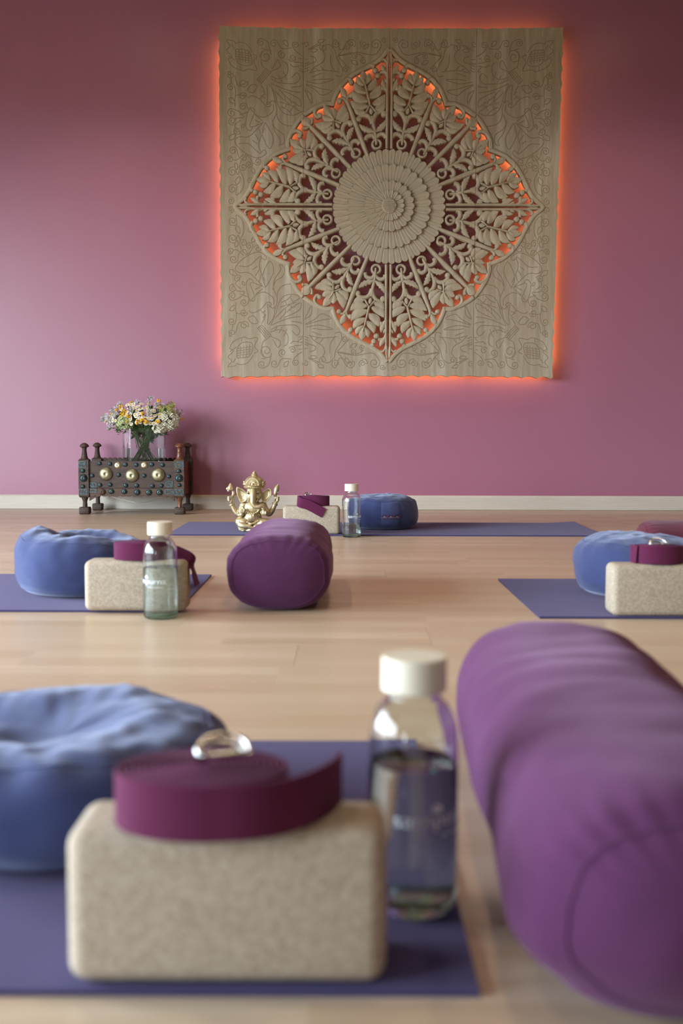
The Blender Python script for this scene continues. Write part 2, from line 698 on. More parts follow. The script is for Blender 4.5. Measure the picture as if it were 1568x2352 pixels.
g = 0.35     # half seam gap
planks = []
xb = [EDGE_L] + SEAMS + [EDGE_R]
for i in range(4):
    xa, xc = xb[i] + (g if i else 0), xb[i + 1] - (g if i < 3 else 0)
    mb = MB()
    if i in (0, 3):
        side = wavy((EDGE_L, TOP + 4), (EDGE_L + 2, BOT - 4), 1) if i == 0 else wavy((EDGE_R - 9, BOT - 3), (EDGE_R + 3, TOP + 3), 2)
        xs = xc if i == 0 else xa
        half = left_half if i == 0 else right_half
        run = [p for p in half if (p[0] < xs - 0.5 if i == 0 else p[0] > xs + 0.5)]
        yt, yb_ = cross_y(xs, True), cross_y(xs, False)
        if i == 0:      # counter-clockwise: down left side, along the bottom, up the seam with the notch, back along the top
            poly = side + wavy((EDGE_L + 2, BOT - 4), (xs, BOT), 3)[1:] + [(xs, yb_)] + run + [(xs, yt)] + wavy((xs, TOP), (EDGE_L, TOP + 4), 4)[:-1]
        else:
            poly = side + wavy((EDGE_R + 3, TOP + 3), (xs, TOP), 5)[1:] + [(xs, yt)] + run + [(xs, yb_)] + wavy((xs, BOT), (EDGE_R - 9, BOT - 3), 6)[:-1]
        mb.add(*ext(poly))
    else:
        for up in (True, False):
            seq = [p for p in loop if xa + 0.3 < p[0] < xc - 0.3 and (p[1] > 0) == up]
            seq.sort(key=lambda p: p[0])
            ya, yc = cross_y(xa, up), cross_y(xc, up)
            edge = [(xa, ya)] + seq + [(xc, yc)]
            if up:
                poly = edge + wavy((xc, TOP), (xa, TOP), 10 + i)
            else:
                poly = edge[::-1] + wavy((xa, BOT), (xc, BOT), 20 + i)
            mb.add(*ext(poly))
    planks.append(add('plank', pmesh(mb), M_panel, panel))


# ---- swept mouldings, domes and leaves
def sweep(mb, pts, wid, z0, z1, n=7, smooth_n=5, closed=False):
    pts = catmull(pts, smooth_n, closed) if smooth_n else [np.array(p, float) for p in pts]
    N_ = len(pts)
    ws = np.interp(np.linspace(0, 1, N_), np.linspace(0, 1, len(wid)), wid) if hasattr(wid, '__len__') else [wid] * N_
    V, F = [], []
    for i, p in enumerate(pts):
        t = (pts[(i + 1) % N_] - pts[i - 1]) if closed else (pts[min(i + 1, N_ - 1)] - pts[max(i - 1, 0)])
        ln = np.linalg.norm(t)
        t = t / ln if ln > 1e-9 else np.array((1.0, 0))
        nr = np.array((-t[1], t[0]))
        h = (z1 - z0) * 0.38
        ring = [(-0.5, z0), (-0.5, z1 - h)] + [(-0.5 * math.cos(a), z1 - h + h * math.sin(a)) for a in np.linspace(0, PI, n)[1:-1]] + [(0.5, z1 - h), (0.5, z0)]
        for u, z in ring:
            q = p + nr * u * ws[i]
            V.append((q[0], q[1], z))
    m_ = n + 2
    rng = range(N_) if closed else range(N_ - 1)
    for i in rng:
        j = (i + 1) % N_
        for k in range(m_ - 1):
            F.append((i * m_ + k, j * m_ + k, j * m_ + k + 1, i * m_ + k + 1))
    if not closed:
        F.append(tuple(range(m_)))
        F.append(tuple((N_ - 1) * m_ + k for k in range(m_ - 1, -1, -1)))
    mb.add(V, F)


def dome(mb, c, r, z0, z1, n=14):
    V, F = [], []
    rows = [(1, z0), (1, z0 + (z1 - z0) * 0.68), (0.9, z0 + (z1 - z0) * 0.86), (0.62, z0 + (z1 - z0) * 0.97), (0.25, z1)]
    for s_, z in rows:
        for i in range(n):
            a = 2 * PI * i / n
            V.append((c[0] + r * s_ * math.cos(a), c[1] + r * s_ * math.sin(a), z))
    for j in range(len(rows) - 1):
        for i in range(n):
            k = (i + 1) % n
            F.append((j * n + i, j * n + k, (j + 1) * n + k, (j + 1) * n + i))
    F.append(tuple((len(rows) - 1) * n + i for i in range(n)))
    mb.add(V, F)


def leaf(mb, base, tip, width, z0=-9, h=7, bend=0.0, serr=0.0, teeth=4, veins=True, rows=15, tipk=1.0):
    """domed leaf with a raised midrib, oblique veins, vertical sides"""
    b, t = np.array(base, float), np.array(tip, float)
    d = t - b
    ln = np.linalg.norm(d)
    u = d / ln
    nv = np.array((-u[1], u[0]))
    V, F = [], []
    cols = [-1.0, -1.0, -0.55, -0.08, 0.08, 0.55, 1.0, 1.0]
    for i in range(rows + 1):
        s_ = i / rows
        w_ = width / 2 * (math.sin(PI * min(1, s_ ** 0.85)) ** 0.75) * (1 - 0.25 * s_ * tipk) + 0.4
        if i == 0:
            w_ = width * 0.16
        if serr:
            w_ *= 1 - serr * ((s_ * teeth) % 1.0)
        cen = b + u * ln * s_ + nv * bend * ln * math.sin(PI * s_)
        slant = 0.10 * ln * (1 if 0 < i < rows else 0)
        for k, cc in enumerate(cols):
            q = cen + nv * w_ * cc + u * slant * abs(cc) * math.sin(PI * s_)
            vein = (0.9 if (i % 3 == 0) else 0) if veins else 0
            if k in (0, 7):
                z = z0
            elif k in (1, 6):
                z = h * 0.50 - vein * 0.6
            elif k in (2, 5):
                z = h * 0.78 - vein
            else:
                z = h * (1.0 - 0.35 * s_)
            V.append((q[0], q[1], z))
    m_ = len(cols)
    for i in range(rows):
        for k in range(m_ - 1):
            F.append((i * m_ + k, i * m_ + k + 1, (i + 1) * m_ + k + 1, (i + 1) * m_ + k))
    F.append(tuple(range(m_ - 1, -1, -1)))
    F.append(tuple(rows * m_ + k for k in range(m_)))
    F = [tuple(reversed(f)) for f in F]
    mb.add(V, F)


Z0, ZR = -10, 3.0


def z3(X, Y):
    return (880 + X / 7.127 - 891, 475 - (120 + Y / 7.127))


def P(*a):
    return [z3(a[i], a[i + 1]) for i in range(0, len(a), 2)]


K = 1 / 7.127


def scroll(mb, pts, w0, w1, ball=None, br=0):
    sweep(mb, pts, [w0 * 1.12, (w0 + w1) * 0.56, w1 * 1.12], Z0, ZR + 1)
    if ball:
        dome(mb, ball, br, Z0, ZR + 1.5)


def motif(kind):
    """scrollwork mesh and its leaves, for one of the two kinds of sector"""
    m = MB()
    leaves = []
    ring = lambda c, r: sweep(m, [(c[0] + r * math.cos(a), c[1] + r * math.sin(a)) for a in np.linspace(0, 2 * PI, 17)[:-1]], 6.0, Z0, ZR, closed=True, smooth_n=2)
    if kind == 'A':
        ring(z3(283, 1525), 9.6)
        sweep(m, P(288, 1540, 300, 1400, 320, 1290, 345, 1180, 360, 1080), [5, 7.5, 8, 7], Z0, ZR + 1.5)
        scroll(m, P(300, 1430, 250, 1375, 190, 1360, 140, 1385, 130, 1430), 8, 9)
        scroll(m, P(305, 1430, 345, 1385, 400, 1385, 450, 1415, 465, 1470), 8, 9)
        scroll(m, P(350, 1200, 330, 1110, 280, 1030, 210, 995, 175, 1010), 9, 9, z3(165, 1040), 7.2)
        scroll(m, P(350, 1200, 385, 1110, 450, 1065, 530, 1070, 585, 1105), 9, 9, z3(580, 1130), 6.6)
        sweep(m, P(300, 1010, 395, 905, 470, 1040), [6, 7, 6], Z0, ZR + 2.5, smooth_n=1)
        sweep(m, P(395, 905, 430, 760, 470, 600, 500, 500), [6, 5, 3], Z0, ZR + 5)
        L_ = [((300, 1335), (135, 1140), 95, 0.10, 1), ((310, 1335), (575, 1210), 95, -0.10, 1),
              ((385, 955), (365, 1060), 55, 0, 0),
              ((310, 985), (150, 870), 110, 0.12, 0), ((350, 905), (150, 740), 120, 0.14, 0), ((412, 800), (235, 590), 125, 0.14, 0),
              ((450, 680), (308, 480), 105, 0.14, 0), ((478, 580), (408, 405), 78, 0.12, 0), ((492, 570), (515, 365), 100, 0, 0),
              ((470, 1030), (658, 965), 95, -0.10, 0), ((430, 930), (713, 850), 125, -0.16, 0), ((425, 850), (695, 685), 125, -0.14, 0),
              ((455, 720), (652, 552), 105, -0.14, 0), ((488, 600), (612, 450), 78, -0.12, 0)]
    else:
        ring(z3(618, 1665), 9.2)
        sweep(m, P(640, 1700, 690, 1600, 745, 1510, 795, 1420, 850, 1320), [5, 7.5, 8, 7], Z0, ZR + 1.5)
        scroll(m, P(700, 1590, 690, 1510, 640, 1470, 585, 1480, 560, 1525), 8, 9)
        scroll(m, P(700, 1600, 755, 1585, 815, 1610, 845, 1660, 830, 1710), 8, 9)
        scroll(m, P(820, 1390, 840, 1300, 815, 1215, 760, 1175, 720, 1180), 9, 9, z3(708, 1195), 6.8)
        scroll(m, P(820, 1390, 890, 1325, 975, 1315, 1045, 1360, 1060, 1400), 9, 9, z3(1052, 1430), 6.5)
        sweep(m, P(860, 1195, 985, 1155, 985, 1300), [6, 7, 6], Z0, ZR + 2.5, smooth_n=1)
        sweep(m, P(980, 1160, 1010, 1100, 1060, 1030), [6, 5, 3], Z0, ZR + 5)
        L_ = [((755, 1490), (652, 1255), 92, -0.10, 1), ((745, 1530), (1015, 1490), 100, 0.10, 1),
              ((955, 1195), (885, 1265), 50, 0, 0),
              ((890, 1175), (752, 1018), 105, 0.12, 0), ((935, 1150), (812, 890), 125, 0.12, 0), ((972, 1130), (988, 955), 88, 0.04, 0),
              ((985, 1115), (1150, 915), 110, 0, 0), ((990, 1150), (1170, 1080), 90, -0.08, 0), ((1000, 1195), (1295, 1212), 120, -0.14, 0),
              ((995, 1262), (1200, 1308), 95, -0.12, 0)]
    for b, t, w_, bd, ac in L_:
        q = MB()
        if ac:
            leaf(q, z3(*b), z3(*t), w_ * K * 1.15, Z0, 6, bd, 0.42, 5, False, 20)
        else:
            leaf(q, z3(*b), z3(*t), w_ * K * 1.22, Z0, 6.5, bd)
        leaves.append(q)
    return m, leaves


mA, mB_ = motif('A'), motif('B')

rod = MB()
sweep(rod, P(425, 1720, 520, 1480, 640, 1170, 770, 840), [8.5, 10.5, 12, 8], Z0, ZR + 3)
scroll(rod, P(775, 850, 760, 780, 720, 755), 6, 6, z3(706, 752), 6)
scroll(rod, P(775, 850, 820, 800, 870, 800), 6, 6, z3(890, 835), 6)
rod_leaf = MB()
leaf(rod_leaf, z3(785, 790), z3(862, 625), 14, Z0, 6)
drod = MB()
sweep(drod, [(88, 88), (120, 120), (160, 160), (184, 184)], [8.5, 10.5, 12, 8], Z0, ZR + 3)
for sx in (0, 1):
    pts = P(1375, 1225, 1340, 1190, 1335, 1130)
    if sx:
        pts = [(b, a) for a, b in pts]
    scroll(drod, pts, 7, 6, pts[-1], 4)
drod_leaf = MB()
leaf(drod_leaf, (181, 181), (199, 199), 20, Z0, 6, tipk=0)
hook1, hook2, hook3 = MB(), MB(), MB()
scroll(hook1, P(500, 330, 440, 280, 370, 270, 325, 300), 7, 9, z3(312, 350), 6.3)
scroll(hook2, P(850, 570, 800, 505, 740, 485, 705, 505), 7, 9, z3(697, 535), 6.0)
scroll(hook3, P(1060, 890, 1170, 895, 1260, 950, 1295, 1020, 1270, 1085, 1225, 1100), 7, 7, z3(1215, 1070), 5.8)
spine = MB()
sweep(spine, P(116, 1600, 116, 1100, 116, 600, 108, 120), [6.6, 6.6, 6.6, 4], Z0, ZR + 2.5, smooth_n=3)
scroll(spine, P(110, 700, 125, 640, 165, 610), 6, 6, z3(198, 632), 6.3)
scroll(spine, P(108, 480, 140, 400, 200, 378, 245, 392), 6, 7, z3(272, 435), 6.6)
scroll(spine, P(106, 300, 130, 215, 175, 178, 210, 195), 5, 6)
sp_leaves = []
for b, t, w_, bd in [((112, 700), (195, 495), 82, -0.08), ((108, 420), (212, 262), 78, -0.08), ((106, 560), (160, 480), 50, 0), ((103, 280), (100, 50), 44, 0)]:
    q = MB()
    leaf(q, z3(*b), z3(*t), w_ * K, Z0, 5.5, bd)
    sp_leaves.append(q)

# eight mirrored copies round the rosette; a seam between planks is sawn through whatever crosses it
def cut_seams(o):
    me = o.data
    xs = np.empty(len(me.vertices) * 3)
    me.vertices.foreach_get('co', xs)
    xs = xs[0::3] / S
    for s_ in SEAMS:
        if xs.min() < s_ - 1 and xs.max() > s_ + 1:
            bm = bmesh.new()
            bm.from_mesh(o.data)
            for e in (-0.5, 0.5):
                bmesh.ops.bisect_plane(bm, geom=bm.verts[:] + bm.edges[:] + bm.faces[:], dist=1e-7, plane_co=((s_ + e) * S, 0, 0), plane_no=(1, 0, 0))
            kill = [f for f in bm.faces if abs(f.calc_center_median().x / S - s_) < 0.49]
            bmesh.ops.delete(bm, geom=kill, context='FACES')
            bm.to_mesh(o.data)
            bm.free()
    return o


ROT = [((1, 0), (0, 1)), ((0, 1), (-1, 0)), ((-1, 0), (0, -1)), ((0, -1), (1, 0))]
for k, ((a, b), (c, d)) in enumerate(ROT):
    for mir in (1, -1):
        M2 = ((a * mir, b), (c * mir, d))
        for (m, lv), nm in ((mA, 'palmette_scrollwork'), (mB_, 'palmette_scrollwork')):
            o = cut_seams(add(nm, pmesh(m, True, M2), M_lace, panel))
            for q in lv:
                cut_seams(add('leaf', pmesh(q, True, M2), M_lace, o))
        o = cut_seams(add('spoke', pmesh(rod, True, M2), M_lace, panel))
        cut_seams(add('leaf', pmesh(rod_leaf, True, M2), M_lace, o))
        o = cut_seams(add('axis_spoke', pmesh(spine, True, M2), M_lace, panel))
        for q in sp_leaves:
            cut_seams(add('leaf', pmesh(q, True, M2), M_lace, o))
        for hk in (hook1, hook2, hook3):
            cut_seams(add('rim_curl', pmesh(hk, True, M2), M_lace, panel))
        if mir == 1:
            o = cut_seams(add('spoke', pmesh(drod, True, M2), M_lace, panel))
            cut_seams(add('leaf', pmesh(drod_leaf, True, M2), M_lace, o))

# raised rim along the opening, one length per plank and side
def offset_loop(pts, d):
    out = []
    n = len(pts)
    for i in range(n):
        p0, p1, p2 = np.array(pts[i - 1]), np.array(pts[i]), np.array(pts[(i + 1) % n])
        t = (p2 - p0)
        t = t / np.linalg.norm(t)
        out.append(tuple(p1 + np.array((-t[1], t[0])) * d))
    return out


rim = offset_loop(loop, 4.2)          # loop runs clockwise: left normal points outwards
dense = []
for p, q in zip(rim, rim[1:] + rim[:1]):
    for t in (0, 1 / 3, 2 / 3):
        dense.append((p[0] + (q[0] - p[0]) * t, p[1] + (q[1] - p[1]) * t))
for i in range(4):
    lo, hi = xb[i] + g, xb[i + 1] - g
    runs = clip_run(dense + dense[:1], lambda p: lo < p[0] < hi)
    for r_ in runs:
        if len(r_) < 3:
            continue
        mb = MB()
        sweep(mb, r_, 9.5, -1.5, 3.2, n=6, smooth_n=0)
        add('rim_moulding', pmesh(mb, True), M_lace, planks[i])

# ---- rosette: four rings of petals and a chequered boss
ros = MB()
V, F = ext([(122 * math.cos(a), 122 * math.sin(a)) for a in np.linspace(0, 2 * PI, 65)[:-1]], -8, 1)
ros.add(V, F)
ros.lathe([(90, 1), (88, 4), (0.1, 4)], 48, cap=False)
ros.lathe([(56, 4), (54, 8.5), (0.1, 8.5)], 40, cap=False)
ros.lathe([(32, 8.5), (31, 12.5), (0.1, 12.5)], 40, cap=False)
rosette = add('rosette', pmesh(ros), M_petal, panel)


def petal_mesh(r0, r1, wid0, wid1, za, zb, grooves):
    """petal pointing along +y between radii r0 and r1, rounded outer end"""
    q = MB()
    rows, cols = 9, [-1, -1, -0.82, -0.4, 0, 0.4, 0.82, 1, 1]
    V, F = [], []
    ln = r1 - r0
    rad = wid1 / 2
    for i in range(rows + 1):
        s_ = i / rows
        if s_ < 0.6:
            yy = r0 + (ln - rad * 0.75) * s_ / 0.6
            hw = (wid0 + (wid1 - wid0) * (s_ / 0.6)) / 2
        else:
            a = (s_ - 0.6) / 0.4 * PI / 2
            yy = r1 - rad * 0.75 + rad * 0.75 * math.sin(a)
            hw = rad * max(math.cos(a), 0.12)
        zt = za + (zb - za) * s_
        for k, c in enumerate(cols):
            z = zt
            if k in (0, 8):
                z = za - 4.5 if i < rows else zt - 7
            elif k in (2, 6):
                z = zt + 0.9
            elif k == 4 and grooves:
                z = zt - 0.1
            elif k in (3, 5):
                z = zt + 0.8
            V.append((hw * c * 0.985, yy, z))
    m_ = len(cols)
    for i in range(rows):
        for k in range(m_ - 1):
            F.append((i * m_ + k, i * m_ + k + 1, (i + 1) * m_ + k + 1, (i + 1) * m_ + k)[::-1])
    F.append(tuple(rows * m_ + k for k in range(m_))[::-1])
    q.add([(x, y_, z) for x, y_, z in V], [f for f in F])
    me = pmesh(q, True)
    me.materials.append(M_petal)
    return me


for n, r0, r1, za, zb, gr_ in ((50, 86, 129.5, 1.5, 3.0, True), (32, 53, 96, 5, 8, True), (22, 29, 58, 10, 12.5, True), (18, 14, 35, 14, 16, True)):
    me = petal_mesh(r0, r1, 2 * PI * r0 / n * 0.98, 2 * PI * (r1 - 4) / n, za, zb, gr_)
    for i in range(n):
        a = 2 * PI * (i + 0.5) / n
        add('petal', me, None, rosette, None, (0, a, 0))
# chequered boss
boss = MB()
boss.lathe([(17.5, 11), (17.5, 17), (15, 18.5), (0.1, 19)], 28, cap=False)
for i in range(-3, 4):
    for j in range(-3, 4):
        cx_, cy_ = i * 4.6, j * 4.6
        if math.hypot(cx_, cy_) < 14.5:
            boss.box(cx_ - 2.0, cx_ + 2.0, cy_ - 2.0, cy_ + 2.0, 17, 21 - 0.006 * (cx_ ** 2 + cy_ ** 2))
add('chequered_boss', pmesh(boss), M_petal, rosette)

# ---- engraved scrollwork on the plain corners: bottom-left quarter, mirrored
def zq(X, Y):
    return (480 + X / 3.733 - 891, 475 - (460 + Y / 3.733))


def spiral(cx, cy, r, turns=1.6, a0=0.0, hand=1, tail=None, n=30):
    pts = []
    for i in range(n):
        t = i / (n - 1)
        a = R(a0) + hand * 2 * PI * turns * t
        rr = r * (1 - 0.82 * t)
        pts.append((cx + rr * math.cos(a), cy + rr * math.sin(a)))
    if tail:
        pts = [tuple(p) for p in catmull(list(tail) + [pts[0]], 6)][:-1] + pts
    return pts


def cm(*a, n=5):
    return [tuple(p) for p in catmull([(a[i], a[i + 1]) for i in range(0, len(a), 2)], n)]


def leaflet(x, y, l, ang, w=0.28):
    c, s_ = math.cos(R(ang)), math.sin(R(ang))
    pts = [(0, 0), (0.35, w), (0.75, w * 0.6), (1, 0), (0.6, -w * 0.8), (0.25, -w * 0.6), (0, 0)]
    return [tuple(p) for p in catmull([(x + l * (u * c - v * s_), y + l * (u * s_ + v * c)) for u, v in pts], 4)]


EN = []
# pineapple
EN.append(cm(225, 1345, 228, 1265, 270, 1215, 355, 1215, 360, 1275, 325, 1335, 225, 1345))
for t in (0.2, 0.4, 0.6, 0.8):
    EN.append([(225 + 135 * t, 1345 - 10 * t), (235 + 125 * t, 1255 - 35 * t)])
    EN.append([(228, 1345 - 100 * t), (345 + 10 * t, 1325 - 95 * t)])
EN += [cm(160, 1265, 195, 1205, 285, 1165, 330, 1180, 405, 1172, 378, 1245, 408, 1285, 372, 1305),
       cm(160, 1265, 195, 1285, 150, 1335, 180, 1372, 148, 1420, 215, 1412), cm(215, 1412, 225, 1395, 262, 1402, 320, 1385, 368, 1318),
       cm(165, 1290, 225, 1250), cm(190, 1385, 215, 1350), cm(265, 1205, 270, 1165)]
# binding band
EN += [[(405, 1090), (440, 1060), (525, 1155), (487, 1185), (405, 1090)], [(418, 1082), (500, 1175)], [(430, 1070), (512, 1165)]]
# bouquet leaves from the band
EN += [cm(520, 1060, 560, 970, 590, 870, 640, 812, 720, 800, 795, 832), cm(520, 1065, 600, 1030, 690, 1000, 800, 985),
       cm(595, 1015, 650, 955, 715, 905, 778, 872, 772, 925, 712, 965, 640, 995),
       cm(610, 870, 660, 845, 700, 808), cm(600, 910, 660, 890, 740, 868), cm(640, 850, 655, 885), cm(690, 830, 715, 870),
       cm(640, 960, 650, 920), cm(685, 940, 700, 895), cm(725, 915, 735, 880), cm(560, 1000, 640, 920, 770, 830),
       cm(490, 1055, 497, 955, 490, 885, 535, 920, 556, 905, 540, 1000, 500, 1060),
       cm(560, 925, 575, 830, 540, 740, 560, 660, 605, 590, 595, 548, 635, 570, 628, 640, 560, 690, 535, 758),
       cm(572, 870, 582, 772, 632, 722, 715, 706), cm(475, 740, 450, 640, 510, 518, 545, 600, 505, 690, 475, 740),
       cm(462, 742, 340, 622, 255, 618, 215, 585, 250, 525, 340, 462, 420, 442, 480, 478, 470, 508, 440, 488),
       cm(250, 560, 330, 560, 400, 500, 440, 480, 420, 560, 470, 690), cm(365, 590, 405, 560), cm(390, 640, 420, 590), cm(420, 690, 440, 630),
       cm(460, 738, 345, 702, 385, 830, 352, 858, 322, 805, 308, 705, 345, 668, 368, 695), cm(385, 760, 430, 735), cm(390, 800, 450, 752),
       cm(340, 862, 400, 800, 470, 782, 540, 830, 545, 890), cm(330, 942, 365, 958, 430, 930, 490, 868, 525, 885, 500, 910),
       cm(440, 1050, 470, 985, 430, 932), cm(440, 960, 475, 940), cm(452, 1000, 480, 970),
       cm(325, 1000, 370, 985, 410, 1040, 360, 1050, 320, 1005)]
# right-hand sprays under the band
EN += [cm(525, 1100, 585, 1070, 665, 1062, 735, 1065, 770, 1110, 745, 1150, 700, 1110), cm(520, 1120, 600, 1100, 660, 1140, 665, 1215, 630, 1245),
       cm(545, 1120, 575, 1075), cm(590, 1130, 620, 1075), cm(630, 1160, 660, 1090),
       cm(520, 1160, 600, 1200, 580, 1255, 535, 1180), cm(490, 1180, 450, 1210, 440, 1290, 470, 1345, 440, 1350),
       cm(700, 1030, 790, 1050, 795, 1150, 745, 1210), cm(690, 1222, 720, 1200, 795, 1215, 900, 1240, 900, 1275, 860, 1290),
       cm(720, 1240, 800, 1232), cm(760, 1270, 840, 1260)]
for dy in (0, 22, 44, 66):
    EN.append(cm(760 + dy * 0.3, 1165 + dy, 810, 1160 + dy, 850, 1175 + dy))
EN += [cm(815, 1005, 868, 898, 868, 968, 815, 1012), cm(822, 1052, 900, 1010, 960, 965, 1042, 1002, 960, 1018, 822, 1058),
       cm(828, 1078, 940, 1062, 1055, 1096, 960, 1098, 880, 1090),
       cm(850, 1145, 900, 1200, 965, 1240, 985, 1300, 955, 1350, 1005, 1385, 1060, 1350, 1085, 1270, 1130, 1185, 1120, 1122, 1075, 1130),
       cm(850, 1150, 960, 1172, 1095, 1160), cm(880, 1118, 960, 1150), cm(900, 1190, 935, 1165), cm(940, 1215, 975, 1172), cm(1030, 1300, 1035, 1220, 1070, 1165)]
# border scrolls and sprigs
SP = [(195, 180, 42, 30, 1, [(255, 340), (290, 260), (275, 170), (225, 130)]), (195, 325, 42, 60, 1, [(260, 360), (240, 300)]),
      (200, 500, 36, 20, 1, [(320, 470), (300, 420), (250, 450)]), (335, 390, 32, 0, -1, [(300, 470), (345, 440)]),
      (285, 365, 34, 180, 1, [(310, 465), (270, 420)]), (180, 430, 28, 90, 1, [(290, 470), (220, 420)]), (410, 412, 34, 200, 1, None),
      (345, 250, 32, -60, 1, None), (235, 668, 34, -30, -1, [(265, 755), (215, 710)]), (195, 750, 36, -90, -1, [(295, 775), (230, 770)]),
      (190, 815, 38, 90, 1, [(300, 780), (250, 830)]), (288, 868, 34, 20, 1, [(260, 800), (330, 830)]), (285, 955, 34, 0, 1, [(220, 870), (225, 960)]),
      (182, 1030, 34, 0, 1, [(220, 940), (222, 1000)]), (290, 1065, 40, 20, -1, [(215, 1130), (250, 1040)]), (185, 1130, 32, 100, 1, [(190, 1060)]),
      (480, 1285, 60, 40, 1, None), (620, 1300, 36, 90, 1, None), (706, 1275, 32, 200, 1, None), (440, 1400, 34, 60, 1, [(525, 1300), (500, 1400)]),
      (550, 1392, 36, 0, 1, [(700, 1355), (620, 1350)]), (820, 1392, 32, 100, 1, None), (735, 1380, 30, 180, -1, [(790, 1290), (735, 1330)]),
      (970, 1360, 34, 120, 1, [(920, 1390), (840, 1340)]), (1080, 1390, 38, 90, 1, [(1180, 1420), (1120, 1340)]),
      (1205, 1395, 40, -40, 1, [(1090, 1290), (1180, 1380)]), (1310, 1250, 28, 60, 1, [(1100, 1290), (1250, 1310)]), (1160, 1180, 30, 0, 1, [(1095, 1285), (1140, 1240)]),
      (1415, 1385, 48, -20, 1, [(1100, 1295), (1250, 1320), (1400, 1300)]), (1310, 1390, 32, 120, 1, None), (1230, 1290, 26, 90, -1, None), (1485, 1420, 26, 0, 1, None),
      (180, 80, 30, 90, -1, None)]
for cx_, cy_, r_, a0, hd, tl in SP:
    EN.append(spiral(cx_, cy_, r_, 1.5, a0, hd, tl))
for x_, y_, l_, an in [(228, 215, 75, 70), (355, 360, 60, -60), (165, 590, 80, 40), (215, 400, 60, -70), (165, 940, 70, -40), (160, 1160, 40, -60), (275, 690, 40, 60),
                       (630, 1420, 65, -50), (925, 1400, 60, 25), (1205, 1250, 65, -25), (1165, 1340, 60, 60), (1310, 1350, 60, 40), (860, 1330, 60, 10)]:
    EN.append(leaflet(x_, y_, l_, an))

bucket = [MB() for _ in range(4)]


def engrave(mb, pts):
    pts = [np.array(p) for p in pts]
    V, F, mi = [], [], []
    for i, p in enumerate(pts):
        t = pts[min(i + 1, len(pts) - 1)] - pts[max(i - 1, 0)]
        ln = np.linalg.norm(t)
        t = t / ln if ln > 1e-9 else np.array((1.0, 0))
        nr = np.array((-t[1], t[0]))
        for u, z in ((-1.4, 0.02), (-0.55, 0.34), (0, 0.06), (0.55, 0.34), (1.4, 0.02)):
            q = p + nr * u
            V.append((q[0], q[1], z))
    for i in range(len(pts) - 1):
        for k in range(4):
            F.append((i * 5 + k, (i + 1) * 5 + k, (i + 1) * 5 + k + 1, i * 5 + k + 1))
            mi.append(1 if k in (1, 2) else 0)
    b0 = len(mb.v)
    mb.v += V
    mb.f += [tuple(b0 + i for i in f)[::-1] for f in F]
    mb.m += mi


for sx in (1, -1):
    for sy in (1, -1):
        for c in EN:
            pts = [zq(*p) for p in c]
            pts = [(x_ * sx, y_ * sy + (6 if sy < 0 else 0)) for x_, y_ in pts]
            for i in range(4):
                for r_ in clip_run(pts, lambda p: xb[i] + 1.5 < p[0] < xb[i + 1] - 1.5):
                    if len(r_) >= 2:
                        engrave(bucket[i], r_)
for i in range(4):
    add('engraved_scrollwork', pmesh(bucket[i]), [M_panel, M_groove], planks[i])

# ---- added seam light blocks, spacers and orange light strips at the back
for s_ in SEAMS:  # unseen strips added to stop LED light leaking through the seams
    for up in (True, False):
        ye = cross_y(s_ + 0.01, up)
        ya, yc = (ye + 14, TOP - 30) if up else (BOT + 30, ye - 14)
        add('seam_light_block', pmesh(MB().box(s_ - 7, s_ + 7, ya, yc, -TK - 0.010 / S, -TK - 0.0002 / S)), M_lace, panel)
ls_ = offset_loop(loop, 26)
mb = MB()
zq0 = -TK - 0.006 / S
ring_o, ring_i = offset_loop(loop, 29), offset_loop(loop, 23)
n_l = len(loop)
mb.add([(x_, y_, z) for z in (zq0, -TK - 0.0006 / S) for rg in (ring_i, ring_o) for x_, y_ in rg],
       [(i, n_l + i, n_l + (i + 1) % n_l, (i + 1) % n_l) for i in range(n_l)][0:0] +
       [q for i in range(n_l) if max(abs(loop[i][0]), abs(loop[i][1])) < 316 and min(math.hypot(abs(loop[i][0]) - u_, abs(loop[i][1]) - v_) for u_, v_ in ((127, 226), (226, 127))) > 20 for k in [(i + 1) % n_l] for q in ((i, k, n_l + k, n_l + i), (2 * n_l + i, 3 * n_l + i, 3 * n_l + k, 2 * n_l + k), (i, 2 * n_l + i, 2 * n_l + k, k), (n_l + i, n_l + k, 3 * n_l + k, 3 * n_l + i))])
add('light_strip', pmesh(mb), M_led2, panel)
cuts = [-365] + [q for s_ in SEAMS for q in (s_ - 9, s_ + 9)] + [365]
for ya, yc in ((372, 380), (-370, -362)):
    for k in range(0, 8, 2):
        add('light_strip', pmesh(MB().box(cuts[k], cuts[k + 1], ya, yc, -TK - 0.006 / S, -TK - 0.0005 / S)), M_led, panel)
for xa in (-372, 364):
    add('light_strip', pmesh(MB().box(xa, xa + 8, -355, 365, -TK - 0.006 / S, -TK - 0.0005 / S)), M_led, panel)
for xa in (-330, 300):
    for ya in (290, -320):
        add('wall_spacer', pmesh(MB().box(xa, xa + 30, ya, ya + 30, -0.0745 / S, -TK - 0.0005 / S)), M_lace, panel)

# ================================================================== yoga mats
MT = 0.005


